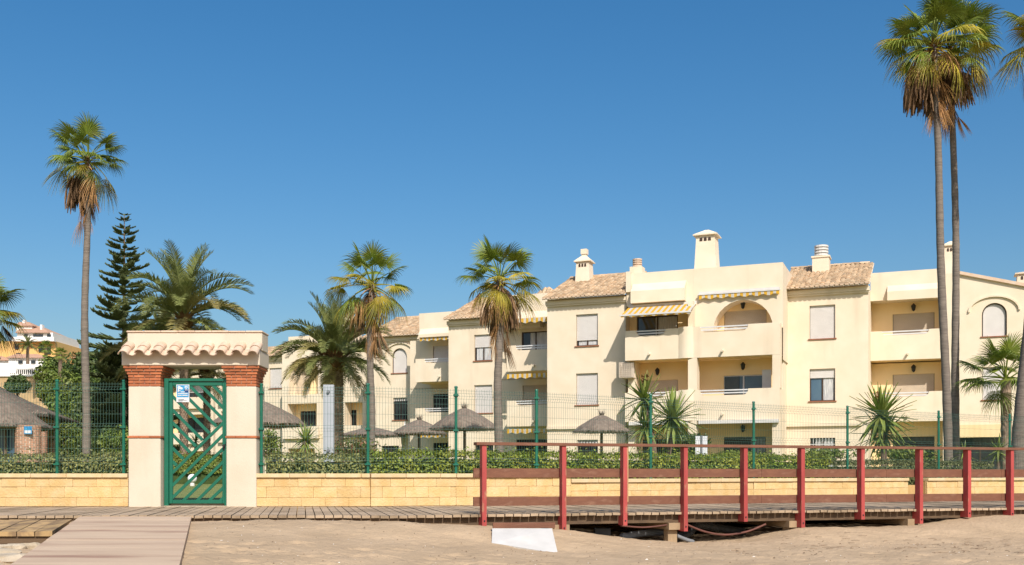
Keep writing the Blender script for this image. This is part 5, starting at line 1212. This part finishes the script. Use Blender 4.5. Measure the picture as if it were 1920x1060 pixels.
for i in range(3800):
    k = i % 4; a, b = C4[k], C4[(k + 1) % 4]; s = r.random(); t = 0 if i % 3 == 0 else r.random() ** 1.6; p = a.lerp(b, s); p = V(p.x, p.y, ez).lerp(ap, t) - V(0, 0, .10 * math.sin(math.pi * t) - .03); o = ((a + b) * .5 - cen).normalized(); tn = (b - a).normalized()
    e = p + V(o.x, o.y, 0) * r.uniform(.04, .15) + V(0, 0, -r.uniform(.05, .16)); mb.add([p - tn * .018, p + tn * .018, e], [(0, 1, 2)])
mb.build("straw_fringe", "thatch", pv, kind="stuff")
def beam(par, a, b, z0, z1, w_, m, name="beam"):
    t = (b - a).normalized(); n = V(-t.y, t.x, 0) * w_; mb = MB(); mb.hexa([(q.x, q.y, z0) for q in (a - n, b - n, b + n, a + n)] + [(q.x, q.y, z1) for q in (a - n, b - n, b + n, a + n)]); mb.build(name, m, par)
ins = lambda p: p.lerp(cen, .10)
for i in range(4): beam(pv, ins(C4[i]), ins(C4[(i + 1) % 4]).lerp(ins(C4[i]), .02), ez - .50, ez - .13, .07, "beam_yellow")
for i in range(4):
    for s in (.02, .5):
        p = ins(C4[i]).lerp(ins(C4[(i + 1) % 4]), s)
        if p.x / p.y < U(-60): continue
        brick_column(pv, p.x, p.y, .24, lawn_z(40) - .05, ez - .505, n=8, joined=True)

# grey shower column, notice board, globe lamp, lawn border
Ys = 20.6; c = at(616.5, Ys); hw = 10.0 / F * Ys; zt = zat(722, Ys); sh = thing("shower_column", (c.x, c.y, .1), "tall pale grey metal shower column behind the hedge", "shower")
mb = MB(); mb.bevbox(c.x - hw, c.x + hw, Ys - .05, Ys + .05, .05, zt, .008); mb.build("panel", "shower_grey", sh)
for py in (735, 845): z = zat(py, Ys); mb = MB(); mb.lathe([(.0, 0), (.001, 0)], (0, 0), 3) if False else None; mb.tube([(c.x, Ys - .05, z), (c.x, Ys - .10, z)], [.035, .028], 10); mb.build("knob", "pipe_grey", sh)
Yn = 25.5; c = at(1315.5, Yn); nb = thing("notice_board", (c.x, c.y, .1), "white notice board on a grey post behind the hedge", "sign")
z0, z1 = zat(855, Yn), zat(818, Yn); hw = 11.2 / F * Yn
mb = MB(); mb.tube([(c.x, Yn, 0), (c.x, Yn, z1 + .02)], .024, 8); mb.build("post", "pipe_grey", nb)
mb = MB(); mb.bevbox(c.x - hw, c.x + hw, Yn + .026, Yn + .045, z0, z1, .004); mb.build("panel", "sign_white", nb)
Yg = 33.0; c = at(360.5, Yg, lawn_z(Yg)); gl = thing("globe_lamp", tuple(c), "white globe garden lamp on the lawn behind the gate", "lamp")
mb = MB(); rr = .145; zc = c.z + .24; mb.lathe([(rr * math.sin(math.pi * i / 12) + .001, zc - rr * math.cos(math.pi * i / 12)) for i in range(13)], (c.x, c.y), 18); mb.build("globe", "globe", gl, smooth=True)
mb = MB(); mb.lathe([(.075, c.z - .05), (.075, c.z + .06), (.055, c.z + .11)], (c.x, c.y), 12); mb.build("base", "trim_white", gl)
# floodlight on the wing's terrace edge, seen over the fence
# ================================================================== under the boardwalk
mb = MB(); Yw = 13.55
P = [at(923, 13.75, zat(991, 13.75)), at(1035, 13.75, zat(991, 13.75)), at(1046, 13.15, zat(1038, 13.15)), at(922, 13.3, zat(1018, 13.3))]
nrm = (P[1] - P[0]).cross(P[3] - P[0]).normalized() * -.05
mb.prism([tuple(p) for p in P][::-1], tuple(nrm if nrm.y > 0 else -nrm)); o = mb.build("concrete_slab", "white_slab", origin=tuple(P[2]), label="white painted slab leaning in the sand below the boardwalk", cat="slab")
mb = MB(); a, b = at(924, 13.82), at(1040, 13.9); t = (b - a).normalized(); n = V(-t.y, t.x, 0) * .05; z0, z1 = zat(990, 13.85), zat(980, 13.85)
mb.hexa([(q.x, q.y, z0) for q in (a - n, b - n, b + n, a + n)] + [(q.x, q.y, z1) for q in (a - n, b - n, b + n, a + n)]); mb.build("loose_plank", "rail_wood", origin=tuple(a), label="dark red plank lying on top of the white slab", cat="plank")
def hose(name, pp, rad, m, label, cat, ribs=False):
    pts = [V(*p) for p in pp]; out = []
    for i in range(len(pts) - 1):
        p0, p1, p2, p3 = pts[max(i - 1, 0)], pts[i], pts[i + 1], pts[min(i + 2, len(pts) - 1)]
        for k in range(10):
            t = k / 10; out.append(((p1 * 2) + (p2 - p0) * t + (p0 * 2 - p1 * 5 + p2 * 4 - p3) * t * t + (p1 * 3 - p0 - p2 * 3 + p3) * t ** 3) * .5)
    out.append(pts[-1]); mb = MB(); mb.tube(out, [rad * (1.12 if ribs and i % 2 else 1) for i in range(len(out))], 10); mb.build(name, m, origin=tuple(pts[0]), smooth=not ribs, label=label, cat=cat)
def ud(px, py, back): c = edge_px(px) + ne * back; return (c.x, c.y, zat(py, c.y))
hose("pipe", [ud(1190, 1008, .5), ud(1240, 1000, .6), ud(1300, 998, .8)], .055, "pipe_grey", "grey pipe lying beside the wooden pier under the boardwalk", "pipe")
hose("pipe", [ud(1280, 1010, .35), ud(1320, 1000, .5), ud(1345, 985, .6), ud(1385, 990, .6), ud(1440, 998, .7)], .06, "pipe_black", "black ribbed pipe arching under the boardwalk", "pipe", True)
hose("pipe", [ud(1282, 1003, .3), ud(1303, 1012, .28), ud(1318, 1016, .3)], .03, "pipe_grey", "short pale pipe end under the boardwalk by the pier", "pipe")
hose("hose", [ud(1170, 986, .12), ud(1215, 989, .12), ud(1262, 984, .12)], .012, "hose_brown", "thin brown hose sagging below the beam before the pier", "hose")
hose("hose", [ud(1296, 984, .14), ud(1330, 997, .14), ud(1368, 1003, .14), ud(1410, 997, .14), ud(1445, 983, .14)], .016, "hose_brown", "long brown hose looped below the boardwalk past the pier", "hose")
c = V(*ud(1152, 996, .45)); mb = MB(); mb.bevbox(c.x - .12, c.x + .12, c.y - .1, c.y + .1, c.z - .16, c.z + .05, .01); mb.build("bucket", "pipe_black", origin=tuple(c), label="black plastic box under the boardwalk", cat="box")
# dry litter, shells and pebbles on the sand
mb = MB(); r = random.Random(33); sh_ = MB()
for i in range(900):
    Y = r.uniform(8.6, 15); u = r.uniform(-.30, .52); X = u * Y
    lo, hi = ramp_edges(Y)
    if X < hi + .1 or Y > edge_y(X) - .02: continue
    z = sand_z(X, Y) + .004; s = r.uniform(.006, .016) * (1.6 if r.random() < .1 else 1); a = r.uniform(0, 3.14); d = V(math.cos(a), math.sin(a), 0) * s; n = V(-math.sin(a), math.cos(a), 0) * s * .5; p = V(X, Y, z)
    (sh_ if r.random() < .22 else mb).add([p - d, p - n + V(0, 0, .002), p + d, p + n + V(0, 0, .002), p + V(0, 0, s * .6)], [(0, 1, 4), (1, 2, 4), (2, 3, 4), (3, 0, 4)])
for i in range(120):
    Y = r.uniform(13.2, 15.6); X = r.uniform(3, 9)
    if Y > edge_y(X) + .3: continue
    p = V(X, Y, sand_z(X, Y) + .004); a = r.uniform(0, 6.28); mb.tube([p, p + V(math.cos(a), math.sin(a), .1) * .06, p + V(math.cos(a + .4), math.sin(a + .4), .05) * .12], .003, 3)
mb.build("dry_litter", "litter", label="scattered bits of dry leaves and twigs on the sand", cat="litter", kind="stuff"); sh_.build("pebbles", "shell", label="scattered pale pebbles and shell bits on the sand", cat="pebbles", kind="stuff")

# ================================================================== far hillside
Yv = 190.0
def hp(px, py, Y=Yv): return at(px, Y, zat(py, Y))
def hbox(par, px0, px1, py0, py1, Y0, dep, m, name):
    a, b = hp(px0, py1, Y0), hp(px1, py0, Y0); mb = MB(); mb.box(a.x, b.x, Y0, Y0 + dep, a.z, b.z); return mb.build(name, m, par)
rw = thing("retaining_wall", tuple(hp(40, 745)), "rough stone retaining wall below the hillside houses", "wall")
hbox(rw, -140, 92, 705, 775, Yv - 4, 3, "stone_hill", "wall_face"); hbox(rw, -140, 92, 702, 706, Yv - 4.3, 3.4, "villa_white", "wall_coping")
mb = MB()
for i in range(60): a = hp(-130 + 3.7 * i, 703, Yv - 4); mb.box(a.x, a.x + .12, Yv - 4.1, Yv - 4, a.z, a.z + .9)
a, b = hp(-140, 693, Yv - 4), hp(92, 692, Yv - 4); mb.box(a.x, b.x, Yv - 4.12, Yv - 3.98, a.z, a.z + .15); mb.build("balustrade", "villa_white", rw)
vl = thing("hillside_house", tuple(hp(50, 700)), "tall orange and white house on top of the hillside", "house")
hbox(vl, -60, 104, 640, 720, Yv + 6, 12, "villa_orange", "wall"); hbox(vl, 32, 99, 624, 640, Yv + 5.6, 12, "villa_white", "wall"); hbox(vl, 22, 101, 632, 640, Yv + 4.6, 1, "villa_white", "balcony")
hbox(vl, 30, 60, 611, 624, Yv + 9, 6, "villa_white", "wall"); hbox(vl, 75, 79, 609, 625, Yv + 8, 1, "villa_white", "chimney"); hbox(vl, 42, 46, 600, 608, Yv + 11, 1, "villa_white", "chimney")
def hip(par, px0, px1, pye, pyt, Y0, dep):
    a, b, t = hp(px0, pye, Y0), hp(px1, pye, Y0), hp((px0 + px1) / 2, pyt, Y0 + dep / 2); l = (b.x - a.x) * .28; mb = MB(); m0, m1 = (t.x - l, t.y, t.z), (t.x + l, t.y, t.z)
    c0, c1, c2, c3 = (a.x, Y0, a.z), (b.x, Y0, a.z), (b.x, Y0 + dep, a.z), (a.x, Y0 + dep, a.z); mb.add([c0, c1, c2, c3, m0, m1], [(0, 1, 5, 4), (1, 2, 5), (2, 3, 4, 5), (3, 0, 4), (3, 2, 1, 0)]); mb.build("roof", "villa_roof", par)
hip(vl, 28, 92, 624, 612, Yv + 5, 13); hip(vl, 28, 62, 611, 604, Yv + 8.6, 7)
for px0, px1, py0, py1 in ((45, 51, 627, 632), (62, 80, 627, 633), (88, 95, 627, 632), (28, 34, 645, 655), (72, 82, 648, 660), (88, 95, 650, 664), (30, 38, 662, 676), (72, 84, 668, 680)):
    o = hbox(vl, px0, px1, py0, py1, Yv + (5.4 if py0 < 640 else 5.8), .3, "glass_dark", "window")
v2 = thing("hillside_house", tuple(hp(50, 700, Yv - 2)), "low white house with pergola on the hillside below the orange one", "house")
hbox(v2, 16, 84, 671, 700, Yv - 1, 6, "villa_white", "wall"); hip(v2, 10, 88, 671, 664, Yv - 1.6, 7)
for px0, px1, py0, py1 in ((30, 60, 692, 700), (64, 80, 692, 700), (34, 42, 676, 682), (58, 66, 676, 682)): hbox(v2, px0, px1, py0, py1, Yv - 1.2, .25, "glass_dark", "window")
hbox(v2, 26, 104, 689, 691, Yv - 3.6, 2.4, "villa_white", "pergola_roof")
for px in (30, 73, 103): hbox(v2, px - .8, px + .8, 691, 706, Yv - 3.5, .2, "villa_white", "pergola_post")
v3 = thing("hillside_house", tuple(hp(0, 700, Yv - 2)), "white house on the hillside behind the leaning palm leaves", "house")
hbox(v3, -50, 17, 676, 704, Yv + 1, 6, "villa_white", "wall"); hip(v3, -54, 20, 676, 668, Yv + .5, 7)
v4 = thing("hillside_house", tuple(hp(125, 690, 200)), "red roofed house showing behind the hillside palms", "house")
hbox(v4, 104, 152, 672, 700, 204, 8, "villa_orange", "wall"); hip(v4, 101, 156, 672, 662, 203, 10)
def far_palm(px, Y, py_c, py_b, rad, label, feather=True):
    top = hp(px, py_c, Y); bz = zat(py_b, Y); root = thing("hillside_palm", (top.x, top.y, bz), label, "palm tree", "palms on the hillside"); mb = MB(); mb.tube([(top.x, top.y, bz - 1), tuple(top)], [.3, .25], 7); mb.build("trunk", "bark", root)
    r = random.Random(px); s = rad / F * Y / (2.1 if feather else 1.5); src = FEA if feather else FAN
    for i in range(30): cls = ("up", "mid", "out", "low")[min(3, i // 7)]; place("frond", r.choice(src[cls]), root, top, (0, 0, i * 2.399), s * r.uniform(.85, 1.1))
far_palm(52, 180, 650, 672, 22, "date palm in front of the orange hillside house"); far_palm(86, 178, 652, 690, 17, "fan palm at the corner of the orange hillside house", False); far_palm(113, 150, 664, 735, 16, "fan palm with pale trunk below the red roofed hillside house", False)
for i, (px, Y, py, rx, rz, lab) in enumerate(((33, 160, 722, 1.9, 1.7, "round dark tree in front of the retaining wall"), (95, 140, 722, 2.2, 3.6, "tall leafy tree at the end of the retaining wall"), (140, 160, 694, 3.4, 2.2, "olive green tree on the slope below the red roof"), (100, 165, 690, 1.6, 2.0, "small tree beside the white pergola"))):
    leafy("hillside_tree", "tree", px, Y, py, rx, rz, lab, 260 + i, "leaf_dark" if i != 1 else "leaf_mid", 2400, .5, 14, base_z=max(.2, zat(py, Y) - rz - 1.6))
